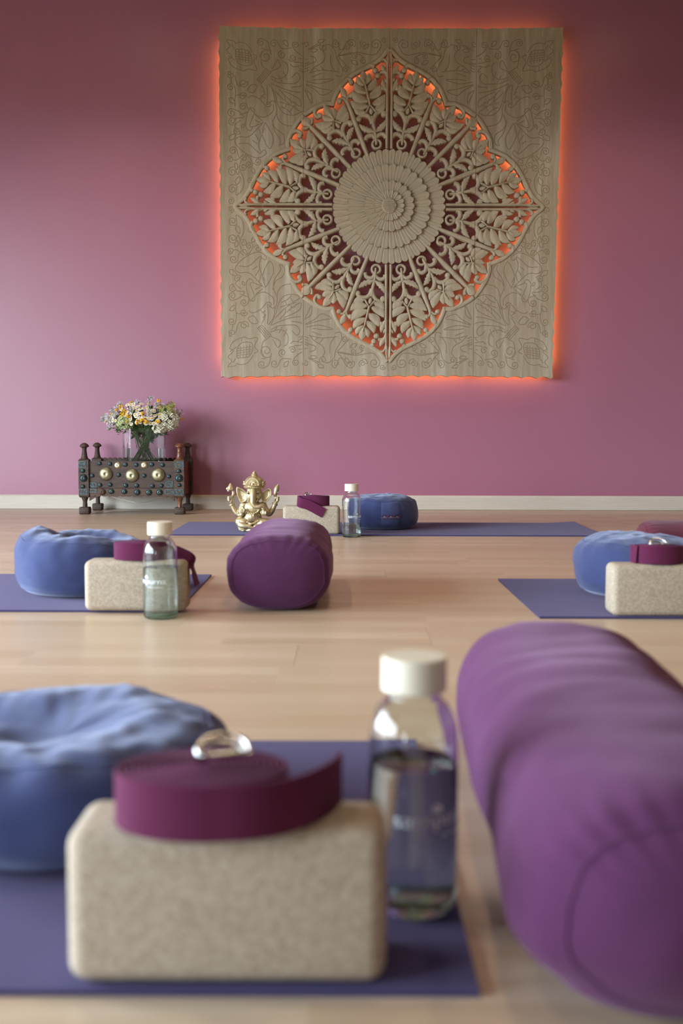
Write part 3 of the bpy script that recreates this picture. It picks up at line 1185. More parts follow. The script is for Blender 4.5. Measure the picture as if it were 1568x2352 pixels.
def yoga_mat(label, x0, x1, y0, y1, lift=None):
    """thin foam slab; lift(u, v) raises the surface, u along x, v along y"""
    nx, ny = 60, 16
    V, F = [], []
    for lay in (0, 1):
        for j in range(ny + 1):
            for i in range(nx + 1):
                u, v = i / nx, j / ny
                z = (lift(u, v) if lift else 0) + (MT if lay else 0.0005)
                V.append((x0 + (x1 - x0) * u, y0 + (y1 - y0) * v, z))
    L_ = (nx + 1) * (ny + 1)
    for j in range(ny):
        for i in range(nx):
            a = j * (nx + 1) + i
            q = (a, a + 1, a + nx + 2, a + nx + 1)
            F.append(tuple(L_ + k for k in q))
            F.append(q[::-1])
    def wall(ids):
        for a, b in zip(ids, ids[1:]):
            F.append((a, b, L_ + b, L_ + a))
    wall([i for i in range(nx + 1)])
    wall([j * (nx + 1) + nx for j in range(ny + 1)])
    wall([ny * (nx + 1) + i for i in range(nx, -1, -1)])
    wall([j * (nx + 1) for j in range(ny, -1, -1)])
    o = add('yoga_mat', mesh_from(V, F), M_mat)
    return tag(o, label, 'yoga mat', 'indigo yoga mats')


p = G(1105, 2291); q = G(700, 1710)
yoga_mat('indigo yoga mat under the slumped zafu and the bottle filled highest', p.x - 1.83, p.x, p.y, q.y)
FRONT_Y0 = p.y
p = G(408, 1408); q = G(491, 1324)
yoga_mat('indigo yoga mat under the zafu with a sunken hollow top', p.x - 1.83, p.x, p.y, q.y)
p = G(1240, 1420); q = G(1138, 1332)
yoga_mat('indigo yoga mat under the smooth domed zafu', p.x, p.x + 1.83, p.y, q.y)
p = G(1396, 1231); q = G(1325, 1202)
yoga_mat('indigo yoga mat along the raspberry wall, under the brass statue', p.x - 1.76, p.x, p.y, q.y,
         lambda u, v: 0.006 * max(0, (u - 0.94) / 0.06) * max(0, (v - 0.5) / 0.5))

# ================================================================== cork blocks
BHT = 0.1135
block_me = bevel_box(0.228, 0.075, BHT, 0.0145, 6)
block_me.materials.append(M_cork)


def block(px, py, label, rz=0.0):
    p = G(px, py, MT)
    o = add('yoga_block', block_me, None, None, (p.x, p.y + 0.0375, MT + BHT / 2), (0, 0, rz))
    return tag(o, label, 'yoga block', 'cork yoga blocks')


b_front = block(522, 2270, 'pale cork yoga block beside the slumped zafu, large coiled strap on top')
b_left = block(311, 1406, 'pale cork yoga block leaning against the hollow-topped zafu, half behind a bottle')
b_right = block(1526, 1415, 'pale cork yoga block in front of the smooth domed zafu')
b_back = block(715, 1228, 'pale cork yoga block on the mat by the wall, strap end hanging over it')


# ================================================================== straps
def ribbon(mb, pts, ups, width, thick):
    pts = [Vector(p) for p in pts]
    N_ = len(pts)
    V, F = [], []
    for i, p in enumerate(pts):
        t = (pts[min(i + 1, N_ - 1)] - pts[max(i - 1, 0)]).normalized()
        up = Vector(ups[i] if isinstance(ups, list) else ups)
        up = (up - t * up.dot(t)).normalized()
        nr = t.cross(up)
        h, w_ = width / 2, thick / 2
        for a, b in ((-h, -w_), (-h, w_), (-h * 0.96, w_ * 1.25), (h * 0.96, w_ * 1.25), (h, w_), (h, -w_), (h * 0.96, -w_ * 1.25), (-h * 0.96, -w_ * 1.25)):
            V.append(p + up * a + nr * b)
    for i in range(N_ - 1):
        for k in range(8):
            l = (k + 1) % 8
            F.append((i * 8 + k, (i + 1) * 8 + k, (i + 1) * 8 + l, i * 8 + l))
    F.append(tuple(range(8)))
    F.append(tuple((N_ - 1) * 8 + k for k in range(7, -1, -1)))
    mb.add(V, F)


SW = 0.039


def coil(a, b, turns, z, a0=0.0, hand=1, inner=0.10, per=40, wob=0.0):
    """flattened spiral from the core outwards"""
    pts = []
    n = int(turns * per)
    for i in range(n + 1):
        t = i / n
        s_ = inner + (1 - inner) * t
        an = a0 + hand * 2 * PI * turns * (t - 1)
        zz = z + wob * math.sin(an * 1.0 + 1) * (1 - t) + 0.0035 * (1 - t)
        pts.append(Vector((a * s_ * math.cos(an), b * (s_ ** 0.9) * math.sin(an), zz)))
    return pts


def ring_pair(parent, loc, rz, tilt, r=0.019):
    for k, off in enumerate((-0.004, 0.004)):
        mb = MB()
        pts = [(r * math.cos(a), off, r * 0.85 * math.sin(a)) for a in np.linspace(-0.25, PI + 0.25, 22)]
        pts = pts + [(-r * 0.5, off, -0.25 * r), (r * 0.5, off, -0.25 * r)]
        mb.tube(pts, 0.0021, 8, closed=True)
        mb.build('steel_ring', M_steel, parent, True, loc, (tilt, 0, rz + k * 0.12))


def strap(blk, label, dx, a, b, turns, a0, tail, ring, hand=1, dy=0.0):
    """tail: list of (point, up) continuing after the coil, in strap coordinates"""
    base = Vector(blk.location) + Vector((dx, dy, BHT / 2 + 0.0005))
    t = thing('yoga_strap', label, 'yoga strap', base, 0, 'plum yoga straps')
    pts = coil(a, b, turns, SW / 2, a0, hand)
    ups = [Vector((0, 0, 1))] * len(pts)
    if tail:
        tp = [pts[-1]] + [Vector(p) for p, u in tail]
        tu = [Vector((0, 0, 1))] + [Vector(u) for p, u in tail]
        sm = catmull([tuple(p) for p in [pts[-6]] + tp], 8)[8:]
        su = catmull([tuple(u) for u in [tu[0]] + tu], 8)[8:]
        pts += [Vector(p) for p in sm[1:]]
        ups += [Vector(u) for u in su[1:]]
    mb = MB()
    ribbon(mb, pts, ups, SW, 0.0017)
    mb.build('webbing', M_strap, t, True)
    autosmooth(t.children[0].data, 55) if t.children else None
    if ring:
        ring_pair(t, ring[0], ring[1], ring[2])
    return t


U = (0, 0, 1)
strap(b_front, 'plum yoga strap in a wide coil on the block beside the slumped zafu, end standing', -0.018, 0.064, 0.045, 12.3, R(-75),
      [((0.048, -0.036, SW / 2), U), ((0.072, -0.018, SW / 2), U), ((0.090, 0.010, SW / 2), U), ((0.099, 0.036, SW / 2), U)],
      ((0.012, 0.020, SW + 0.003), 0.25, R(-62)), dy=-0.014)
strap(b_left, 'plum yoga strap on the half-hidden block, tail drooping over its end', 0.008, 0.062, 0.036, 10.4, R(-70),
      [((0.055, -0.012, SW / 2 - 0.002), U), ((0.088, 0.002, SW / 2 - 0.014), (-0.35, 0, 1)), ((0.110, 0.006, SW / 2 - 0.030), (-0.3, 0.25, 1)), ((0.118, 0.008, -0.038), (0.0, 0.9, 0.35)), ((0.124, 0.008, -0.060), (0.1, 1, 0.1))],
      None)
strap(b_right, 'plum yoga strap with bright steel ring on the block before the smooth domed zafu', -0.004, 0.055, 0.036, 10.2, R(200),
      [((-0.058, 0.004, SW / 2 + 0.001), U), ((-0.0595, 0.012, SW / 2 + 0.001), U)],
      ((-0.003, 0.0, SW + 0.002), 0.1, R(-58)))
strap(b_back, 'plum yoga strap with end hanging diagonally down the front of the cork block', 0.010, 0.064, 0.034, 9.2, R(-178),
      [((-0.066, -0.012, SW / 2 + 0.001), (0.10, 0, 1)), ((-0.054, -0.036, SW / 2 - 0.006), (0.30, 0.02, 1)), ((-0.020, -0.0405, 0.003), (0.45, 0.0, 1)), ((0.020, -0.0415, -0.018), (0.5, 0.0, 1)), ((0.040, -0.0415, -0.029), (0.5, 0.0, 1))],
      ((-0.024, 0.0, SW + 0.001), 0.9, R(-60)), hand=1)


# ================================================================== bolsters
def bolster(label, near, far, wd, ht, seed, mat, length=None, z0=0.0, rnd=0.042, smin=0.87):
    near, far = Vector(near), Vector(far)
    d = far - near
    ln = length or d.length
    t = thing('bolster', label, 'bolster', (near.x, near.y, z0), math.atan2(d.y, d.x) - PI / 2, 'yoga bolsters')
    n, m_ = 80, 96
    V, F = [], []
    ov = Vector((seed * 7.1, seed * 3.3, 0))

    def ring(s_, scale, drop=0.0):
        out = []
        for k in range(m_):
            a = 2 * PI * k / m_
            ca, sa = math.cos(a), math.sin(a)
            e = 0.82
            x = wd / 2 * scale * math.copysign(abs(ca) ** e, ca)
            z = ht / 2 * scale * math.copysign(abs(sa) ** e, sa)
            if z < 0:                      # flattened, spread underside
                x *= 1 + 0.04 * (-z / (ht / 2))
            # soft lumps, pleats near the end seams
            nz = noise.noise(Vector((ca * 1.6, sa * 1.6, s_ * 7)) + ov) * 0.0040
            nz += noise.noise(Vector((ca * 4, sa * 4, s_ * 34)) + ov) * 0.0010
            nz += 0.0007 * math.sin(s_ * 75 + 3 * noise.noise(Vector((ca * 2, sa * 2, s_ * 5)) + ov)) * max(0, sa)
            edge = min(s_, ln - s_)
            pl = math.exp(-(edge / 0.03) ** 2)
            nz += pl * 0.0013 * math.sin(a * 27 + 2 * noise.noise(Vector((ca * 3, sa * 3, 1)) + ov)) * max(0, sa + 0.4)
            f = 1 + nz / (ht / 2) * (0.2 if sa < -0.75 else 1)
            out.append((x * f, s_, max(0.0006, ht / 2 + z * f - drop)))
        return out
    prof = []
    for i in range(n + 1):
        s_ = ln * i / n
        e = min(s_, ln - s_) / rnd
        sc_ = 1.0 if e >= 1 else smin + (1 - smin) * math.sqrt(max(0, 1 - (1 - e) ** 2))
        belly = 1 + 0.02 * math.sin(PI * i / n)
        prof.append((s_, sc_ * belly))
    for s_, sc_ in prof:
        V += ring(s_, sc_, 0)
    for i in range(n):
        for k in range(m_):
            l = (k + 1) % m_
            F.append((i * m_ + k, (i + 1) * m_ + k, (i + 1) * m_ + l, i * m_ + l))
    F = [tuple(reversed(f)) for f in F]
    add('cover', mesh_from(V, F, True), mat, t)
    # gathered end panels, gently bulging, with a piped seam
    for end in (0, 1):
        s0 = 0.0 if end == 0 else ln
        sg_ = -1 if end == 0 else 1
        r0 = ring(s0, prof[0][1])
        cz = sum(p[2] for p in r0) / m_
        V, F = [], []
        rows = 9
        for j in range(rows + 1):
            u = 1 - j / rows
            bul = 0.026 * (1 - u ** 2.6)
            for k, p in enumerate(r0):
                wr = 0.0010 * noise.noise(Vector((p[0] * u * 22, p[2] * u * 22, end * 3)) + ov) * (1 - u)
                a = 2 * PI * k / m_
                sx_ = wd / 2 * smin * math.copysign(abs(math.cos(a)) ** 0.86, math.cos(a))
                sz_ = ht / 2 * smin * math.copysign(abs(math.sin(a)) ** 0.86, math.sin(a)) + ht / 2
                bl = u ** 3
                x_, z_ = p[0] * bl + sx_ * (1 - bl), p[2] * bl + sz_ * (1 - bl)
                V.append((x_ * u, s0 + sg_ * (bul + wr * 3), cz + (z_ - cz) * u))
        for j in range(rows):
            for k in range(m_):
                l = (k + 1) % m_
                q = (j * m_ + k, j * m_ + l, (j + 1) * m_ + l, (j + 1) * m_ + k)
                F.append(q if end == 0 else q[::-1])
        e_ = add('end_panel', mesh_from(V, F, True), mat, t)
        mb = MB()
        mb.tube([(p[0] * 1.002, s0, cz + (p[2] - cz) * 1.0 if p[2] > 0.003 else p[2] + 0.0022) for p in r0], 0.0013, 6, closed=True)
        mb.build('seam', mat, e_, True)
    return t


nb = G(636, 1407)
bolster('aubergine bolster lying end-on between two mats on the bare floor', (nb.x + 0.002, nb.y + 0.012, 0), (nb.x + 0.000, nb.y + 0.555, 0), 0.238, 0.173, 1, M_bolster)
nf = G(1530, 2352)
bolster('aubergine bolster beside the mat with the slumped zafu, close to a bottle', (0.236, 0.668, 0), (0.264, 1.345, 0), 0.240, 0.170, 2, M_bolster, rnd=0.085, smin=0.74)
nr_ = G(1468, 1262)
bolster('wine red bolster lying behind the smooth domed zafu', (0.835, 2.945, 0), (1.45, 2.87, 0), 0.225, 0.160, 3, M_bolster2, z0=MT)


# ================================================================== zafu cushions
def zafu(label, cx_, cy_, rad, ht, shape, seed, z=MT, rz=0.0, handle=None, ex=0.55):
    """shape(x, y, r, a) -> extra height of the top; x, y in units of the radius"""
    t = thing('zafu_cushion', label, 'meditation cushion', (cx_, cy_, z), rz, 'indigo zafu cushions')
    n, m_ = 120, 56
    V, F = [], []
    ov = Vector((seed * 5.7, seed * 2.9, 0))

    def surf(a, v):
        p = -PI / 2 + PI * v
        cp, sp = math.cos(p), math.sin(p)
        r = abs(cp) ** (ex if sp > 0 else min(ex, 0.26))
        zz = 0.5 + 0.5 * math.copysign(abs(sp) ** 0.62, sp)
        ca, sa = math.cos(a), math.sin(a)
        k = 1 + 0.05 * math.sin(PI * zz)
        # pleats along the upper edge, soft lumps
        pl = math.exp(-((zz - 0.86) / 0.16) ** 2) * 0.012 * math.sin(a * 17 + 2.5 * noise.noise(Vector((ca * 2, sa * 2, 0)) + ov))
        lump = 0.045 * noise.noise(Vector((ca * 1.3, sa * 1.3, zz * 2)) + ov) + 0.014 * noise.noise(Vector((ca * 4.5, sa * 4.5, zz * 9)) + ov)
        rr = rad * r * (k + (pl + lump) * min(1, zz * 3))
        top = max(0.0, (zz - 0.45) / 0.55)
        x, y = r * ca, r * sa
        hz = ht * zz + shape(x, y, r, a) * top ** 1.2 * ht
        hz += ht * 0.05 * noise.noise(Vector((x * 3.2, y * 3.2, 4)) + ov) * top
        hz += ht * 0.022 * noise.noise(Vector((x * 9, y * 9, 7)) + ov) * top
        return (rr * ca, rr * sa, max(0.0005, hz))
    for j in range(m_ + 1):
        for i in range(n):
            V.append(surf(2 * PI * i / n, 0.02 + 0.98 * j / m_ if j < m_ else 1.0))
    for j in range(m_):
        for i in range(n):
            k = (i + 1) % n
            F.append((j * n + i, j * n + k, (j + 1) * n + k, (j + 1) * n + i))
    F.append(tuple(range(n - 1, -1, -1)))
    add('cushion_cover', mesh_from(V, F, True), M_zafu, t)
    # stitched seams round the foot and the upper edge
    for v in (0.27, 0.70):
        mb = MB()
        pts = []
        for i in range(n):
            a = 2 * PI * i / n
            q = Vector(surf(a, v))
            pts.append(q + Vector((math.cos(a), math.sin(a), 0)) * 0.0003)
        mb.tube(pts, 0.0013, 6, closed=True)
        mb.build('seam', M_zafu, t, True)
    if handle is not None:
        a_mid, half, mats = handle
        V, F = [], []
        nv, nu = 18, 10
        for j in range(nv + 1):
            for i in range(nu + 1):
                a = a_mid + half * (2 * i / nu - 1)
                q = Vector(surf(a, 0.30 + 0.385 * j / nv))
                o = Vector((math.cos(a), math.sin(a), 0)) * (0.0036 if 0 < i < nu and 0 < j < nv else 0.0005)
                V.append(q + o)
        for j in range(nv):
            for i in range(nu):
                a = j * (nu + 1) + i
                F.append((a, a + 1, a + nu + 2, a + nu + 1))
        hd = add('handle', mesh_from(V, F, True), M_zafu_light, t)
        V, F, mi = [], [], []
        nu = 36
        for j in range(5):
            for i in range(nu + 1):
                a = a_mid + half * 0.97 * (2 * i / nu - 1)
                q = Vector(surf(a, 0.455 + 0.042 * j / 4))
                V.append(q + Vector((math.cos(a), math.sin(a), 0)) * 0.0052)
        for j in range(4):
            for i in range(nu):
                a = j * (nu + 1) + i
                F.append((a, a + 1, a + nu + 2, a + nu + 1))
                ph = (i % 12)
                m0 = 0
                if j in (1, 2) and ph in (3, 4, 5, 6) and not (j == 2 and ph == 3):
                    m0 = 2
                if (j == 1 and ph in (4, 5)) :
                    m0 = 0
                if j == 2 and ph in (8, 9, 10) or j == 0 and ph in (1, 2, 7, 8) or j == 3 and ph in (0, 11):
                    m0 = 1
                if j == 1 and ph in (9, 0):
                    m0 = 2
                mi.append(m0)
        lb = mesh_from(V, F, True, mi)
        add('woven_label', lb, mats, hd)
    return t


M_zafu_light = fabric('indigo_cotton_handle', (0.058, 0.074, 0.185, 1), (0.066, 0.082, 0.20, 1), 0.4, 700, (0.75, 0.8, 1, 1))
lab_mats = [plain('label_navy', (0.03, 0.035, 0.11, 1), 0.7), plain('label_red', (0.30, 0.03, 0.05, 1), 0.7), plain('label_white', (0.36, 0.38, 0.48, 1), 0.7)]

# the front one has slumped: low, with a hollow and folds on top
def sh_front(x, y, r, a):
    h = -0.34 * math.exp(-((x + 0.20) ** 2 + (y + 0.05) ** 2) / 0.28)
    h += 0.04 * math.exp(-((x + 0.2) ** 2 + (y - 0.8) ** 2) / 0.35)
    h += 0.16 * math.exp(-((x + 0.95) ** 2 + (y - 0.45) ** 2) / 0.06)
    h -= 0.22 * math.exp(-((x + 0.66) ** 2 + (y - 0.30) ** 2) / 0.035)
    h += 0.08 * math.exp(-((0.8 * x + 0.6 * y + 0.45) ** 2) / 0.006) * math.exp(-(x + 0.5) ** 2 / 0.25)
    h -= 0.16 * max(0, x - 0.35)
    return h


zafu('slumped indigo zafu beside the cork block with the widest strap coil', (132 - 784) / FPX * 1.06, 1.06, 0.163, 0.118, sh_front, 1)


def sh_left(x, y, r, a):
    h = -0.40 * math.exp(-((x - 0.05) ** 2 + (y - 0.12) ** 2) / 0.26)
    h += 0.14 * math.exp(-((x + 0.66) ** 2 + (y + 0.05) ** 2) / 0.10)
    h += 0.06 * math.exp(-((x) ** 2 + (y - 0.85) ** 2) / 0.30)
    h -= 0.16 * max(0, x - 0.3)
    return h


q = G(186, 1381, MT)
zafu('indigo zafu with a sunken hollow top and raised rim', (187 - 784) / FPX * (q.y + 0.152), q.y + 0.152, 0.158, 0.158, sh_left, 2, ex=0.42)


def sh_right(x, y, r, a):
    return -0.04 * x - 0.06 * math.exp(-((x - 0.4) ** 2 + y ** 2) / 0.2)


q = G(1476, 1384, MT)
zafu('smooth domed indigo zafu behind a cork block and ringed strap', (1478 - 784) / FPX * (q.y + 0.155), q.y + 0.155, 0.160, 0.152, sh_right, 3, ex=0.62)


def sh_back(x, y, r, a):
    h = 0.10 * math.exp(-((x - 0.15) ** 2 + (y + 0.1) ** 2) / 0.06)
    h -= 0.10 * math.exp(-((x - 0.6) ** 2 + y ** 2) / 0.08)
    h -= 0.06 * math.exp(-((x + 0.5) ** 2 + (y + 0.3) ** 2) / 0.1)
    return h


q = G(880, 1219, MT)
zafu('indigo zafu with a woven label on its handle, by the raspberry wall', q.x, q.y + 0.148, 0.150, 0.142, sh_back, 4, handle=(-PI / 2 + 0.20, 0.26, lab_mats), ex=0.30)


# ================================================================== glass bottles
BR, BH = 0.0372, 0.210


def text_mesh(body, size):
    cu = bpy.data.curves.new('t', 'FONT')
    cu.body = body
    cu.size = size
    cu.align_x = 'CENTER'
    cu.resolution_u = 3
    o = bpy.data.objects.new('t', cu)
    C.objects.link(o)
    dg = bpy.context.evaluated_depsgraph_get()
    me = bpy.data.meshes.new_from_object(o.evaluated_get(dg))
    v = [tuple(p.co) for p in me.vertices]
    f = [tuple(p.vertices) for p in me.polygons]
    bpy.data.objects.remove(o)
    bpy.data.curves.remove(cu)
    bpy.data.meshes.remove(me)
    return v, f


TV, TF = text_mesh('sampurna', 0.0178)
tw = max(p[0] for p in TV) - min(p[0] for p in TV)
TSX = 0.082 / tw
outer = [(0.0300, 0.0), (0.0335, 0.0012), (0.0362, 0.005), (BR, 0.011), (BR, 0.140), (0.0368, 0.147), (0.0352, 0.155), (0.0322, 0.163), (0.0282, 0.1695), (0.0245, 0.1735), (0.0222, 0.176), (0.0215, 0.179), (0.0215, 0.196)]
inner = [(0.0190, 0.196), (0.0190, 0.179), (0.0200, 0.1745), (0.0255, 0.1695), (0.0300, 0.162), (0.0330, 0.154), (0.0345, 0.146), (0.0348, 0.139), (0.0348, 0.014), (0.0325, 0.0095), (0.026, 0.0072), (0.012, 0.0075), (0.0002, 0.0085)]
bm_outer_bottom = [(0.0002, 0.0030), (0.020, 0.0025), (0.0265, 0.0006)]


def smooth_prof(pr, n=3):
    return [tuple(p) for p in catmull(pr, n)]


mb = MB()
mb.lathe(bm_outer_bottom + smooth_prof(outer[:4], 3) + [(BR, 0.05), (BR, 0.10)] + smooth_prof(outer[4:], 3) + smooth_prof(inner[:8], 3) + [(0.0348, 0.09), (0.0348, 0.05)] + smooth_prof(inner[8:], 3), 64, cap=False)
bottle_me = mb.mesh(True)
bottle_me.materials.append(M_glass)
bottle_me.materials.append(M_glassbase)
for p_ in bottle_me.polygons:
    if p_.center.z < 0.0125:
        p_.material_index = 1
autosmooth(bottle_me, 60)
cap_me = MB().lathe([(0.0262, 0.182), (0.0268, 0.1828), (0.0268, 0.2092), (0.0260, 0.210), (0.001, 0.210)], 48).mesh(True)
autosmooth(cap_me, 35)
cap_me.materials.append(M_cap)


def bottle(label, px, py, z, level, ang):
    p = G(px, py, z)
    t = thing('glass_bottle', label, 'bottle', (p.x, p.y + 0.031, z), 0, 'glass water bottles with wooden caps')
    add('glass_body', bottle_me, None, t)
    add('wooden_cap', cap_me, None, t)
    e = 0.0003
    wp = [(0.0002, 0.0085 - e), (0.012, 0.0075 - e), (0.026, 0.0072 - e), (0.0325 + e, 0.0095), (0.0348 + e, 0.014), (0.0348 + e, level * 0.5), (0.0348 + e, level - 0.0005), (0.0345, level + 0.0006), (0.0335, level), (0.0002, level)]
    me = MB().lathe(wp, 64, cap=False).mesh(True)
    autosmooth(me, 40)
    add('water', me, M_water, t)

    def bend(x, z_, off=0.00025):
        a = -PI / 2 + R(ang) + x / BR
        return ((BR + off) * math.cos(a), (BR + off) * math.sin(a), z_)
    zt = 0.078
    add('lettering', mesh_from([bend(x * TSX, zt + y_) for x, y_, _ in TV], TF), M_print, t)
    # lotus mark above the p
    lot = MB()
    for k in range(-2, 3):
        an = R(90 - k * 30)
        l_, w_ = 0.0066 - 0.0004 * abs(k), 0.0021
        pts = []
        for s_ in np.linspace(0, 2 * PI, 14)[:-1]:
            u, v = (1 + math.cos(s_)) / 2 * l_, math.sin(s_) * w_
            pts.append((-0.0045 + u * math.cos(an) - v * math.sin(an), zt + 0.0125 + u * math.sin(an) * 0.9 + v * math.cos(an)))
        lot.add([bend(*q, off=0.00025 + 0.00003 * (k + 3)) for q in pts], [tuple(range(13))])
    lot.build('lotus_mark', M_print, t)
    # the fine second line, too small to read: a row of short strokes
    st = MB()
    rr = random.Random(3)
    x = 0.0
    while x < 0.036:
        w_ = rr.choice((0.0004, 0.0006))
        h_ = rr.choice((0.0019, 0.0019, 0.0028))
        q = [(x, zt - 0.0088), (x + w_, zt - 0.0088), (x + w_, zt - 0.0088 + h_), (x, zt - 0.0088 + h_)]
        st.add([bend(*r_) for r_ in q], [(0, 1, 2, 3)])
        if rr.random() < 0.6:
            st.add([bend(*r_) for r_ in [(x, zt - 0.0073), (x + 0.0012, zt - 0.0073), (x + 0.0012, zt - 0.0069), (x, zt - 0.0069)]], [(0, 1, 2, 3)])
        x += rr.uniform(0.0013, 0.0021)
    st.build('fine_print', M_print, t)
    return t


bottle('glass water bottle standing on a mat beside an aubergine bolster, filled to the shoulder', 955, 2112, MT, 0.122, 34)
bottle('glass water bottle on the bare floor in front of a cork block and drooping strap', 364, 1425, 0, 0.111, -35)
bottle('less than half full glass water bottle on the bare floor before the labelled zafu', 807, 1235, 0, 0.051, 42)

# ================================================================== studded wooden stand
M_dark = wood('old_dark_wood', (0.028, 0.015, 0.010, 1), (0.095, 0.050, 0.031, 1), scale=(2, 2, 22), sc_=7, rough=0.62, bs_=0.4)
M_rail = wood('worn_brown_wood', (0.045, 0.022, 0.014, 1), (0.12, 0.058, 0.032, 1), scale=(3, 3, 26), sc_=6, rough=0.62, bs_=0.4)
M_red = wood('polished_red_wood', (0.10, 0.030, 0.014, 1), (0.21, 0.075, 0.030, 1), scale=(6, 6, 4), sc_=14, rough=0.28, bs_=0.15)
M_brass = metal('aged_brass', (0.31, 0.27, 0.16, 1), (0.43, 0.39, 0.25, 1), 0.48, 40)
M_pale = metal('pale_brass', (0.62, 0.55, 0.36, 1), (0.50, 0.42, 0.25, 1), 0.4, 60)
M_verd, nt, bs, N, L = newmat('verdigris_iron')
t_ = tex(N, L, sc_=90, det=4)
L.new(mixc(N, L, ramp(N, L, t_, 0.35, 0.65), (0.022, 0.030, 0.032, 1), (0.075, 0.125, 0.13, 1)), bs.inputs['Base Color'])
bs.inputs['Metallic'].default_value = 0.6
bs.inputs['Roughness'].default_value = 0.38
M_plate, nt, bs, N, L = newmat('verdigris_plate')
t_ = tex(N, L, sc_=120, det=3)
L.new(mixc(N, L, ramp(N, L, t_, 0.35, 0.65), (0.05, 0.085, 0.09, 1), (0.14, 0.215, 0.22, 1)), bs.inputs['Base Color'])
bs.inputs['Metallic'].default_value = 0.3
bs.inputs['Roughness'].default_value = 0.5

CD = G(240, 1183).y                       # distance of the front feet
CK = CD / (FPX * math.cos(TH)) / 5.058    # metres per pixel of the close-up of the stand
cabx = Wp(160 + 712 / 5.058, 1100, CD).x
DEP = 0.285
stand = thing('studded_wooden_stand', 'small antique dark wooden stand studded with brass and iron bosses, on turned legs', 'stand', (cabx, CD + 0.027, 0))


def cx(X):
    return (X - 712) * CK


def cz(Y):
    return max(0.0, (1485 - Y) * CK)


HP = 0.0255     # half post
PX_ = [cx(160), cx(1266)]


def post(x, y, dark):
    t = MB()
    # square block with chamfers in the middle, turned parts above and below
    b0, b1 = cz(1290), cz(840)
    mb = MB()
    e = HP
    prof = [(e * 0.80, b0), (e, b0 + 0.008), (e, b1 - 0.006), (e * 0.72, b1)]
    V, F = [], []
    for r, z in prof:
        V += [(-r, -r, z), (r, -r, z), (r, r, z), (-r, r, z)]
    for j in range(3):
        for i in range(4):
            k = (i + 1) % 4
            F.append((j * 4 + i, j * 4 + k, j * 4 + 4 + k, j * 4 + 4 + i))
    F += [(3, 2, 1, 0), (12, 13, 14, 15)]
    mb.add(V, F)
    o = mb.build('post', M_dark if dark else M_rail, stand, False, (x, y, 0))
    mt = M_dark if dark else M_red
    f = MB()
    h0, h1 = b1, cz(655)
    d = h1 - h0
    f.lathe([(e * 0.80, h0 - 0.002), (e * 0.66, h0 + d * 0.08), (e * 0.50, h0 + d * 0.28), (e * 0.53, h0 + d * 0.32), (e * 0.53, h0 + d * 0.36), (e * 0.46, h0 + d * 0.39), (e * 0.44, h0 + d * 0.60),
             (e * 0.52, h0 + d * 0.70), (e * 0.92, h0 + d * 0.76), (e * 0.92, h0 + d * 0.80), (e * 0.72, h0 + d * 0.90), (e * 0.32, h0 + d * 0.985), (0.0005, h0 + d)], 20)
    q = f.build('finial', mt, o, True)
    autosmooth(q.data, 45)
    l = MB()
    l.lathe([(e * 0.52, cz(1410)), (e * 0.46, cz(1395)), (e * 0.42, cz(1340)), (e * 0.52, cz(1318)), (e * 0.66, cz(1300)), (e * 0.7, cz(1285))], 20)
    q = l.build('turned_leg', mt, o, True)
    autosmooth(q.data, 45)
    ft = bevel_box(e * 2.05, e * 2.05, cz(1400) - 0.001, 0.006, 2)
    add('foot', ft, M_dark, o, (0, 0, (cz(1400) - 0.001) / 2 + 0.0005))
    return o


for y in (0.0, DEP):
    post(PX_[0], y, True)
    post(PX_[1], y, y > 0)
FX0, FX1 = PX_[0] + HP, PX_[1] - HP
yf = -HP + 0.010
MB().box(FX0, FX1, yf, yf + 0.018, cz(1178), cz(866)).build('front_board', M_dark, stand)


def zig_rail(name, x0, x1, y0, y1, zlo, zhi, teeth, mat):
    mb = MB()
    pts = [(x0, zhi)]
    low = []
    for i in range(teeth):
        xa = x0 + (x1 - x0) * i / teeth
        xb_ = x0 + (x1 - x0) * (i + 1) / teeth
        low += [(xa, zlo + 0.006), (xa + (xb_ - xa) * 0.3, zlo), (xa + (xb_ - xa) * 0.7, zlo)]
    low.append((x1, zlo + 0.006))
    poly = low + [(x1, zhi), (x0, zhi)]
    n = len(poly)
    V = [(x, y0, z) for x, z in poly] + [(x, y1, z) for x, z in poly]
    F = [tuple(range(n)), tuple(range(2 * n - 1, n - 1, -1))] + [(i, n + i, n + (i + 1) % n, (i + 1) % n) for i in range(n)]
    mb.add(V, F)
    return mb.build(name, mat, stand)


zig_rail('front_rail', FX0, FX1, yf - 0.004, yf + 0.020, cz(1278), cz(1182), 14, M_rail)
MB().box(FX0, FX1, DEP - 0.010, DEP + 0.008, cz(1265), cz(866)).build('back_board', M_dark, stand)
zig_top = MB()
for i in range(16):
    xa = FX0 + (FX1 - FX0) * i / 16
    xw = (FX1 - FX0) / 16
    zig_top.lathe([(xw * 0.46, -0.008), (xw * 0.46, 0.008)], 10, M=Matrix.Translation((xa + xw / 2, DEP, cz(866))) @ Matrix.Rotation(PI / 2, 4, 'X'))
zig_top.build('scalloped_crest', M_dark, stand)
for x in PX_:
    MB().box(x - 0.010, x + 0.010, HP, DEP - HP, cz(1265), cz(880)).build('side_board', M_red if x > 0 else M_dark, stand)
SHZ = cz(905)
MB().box(FX0 - 0.002, FX1 + 0.002, yf + 0.018, DEP - 0.010, SHZ - 0.014, SHZ).build('shelf_board', M_dark, stand)
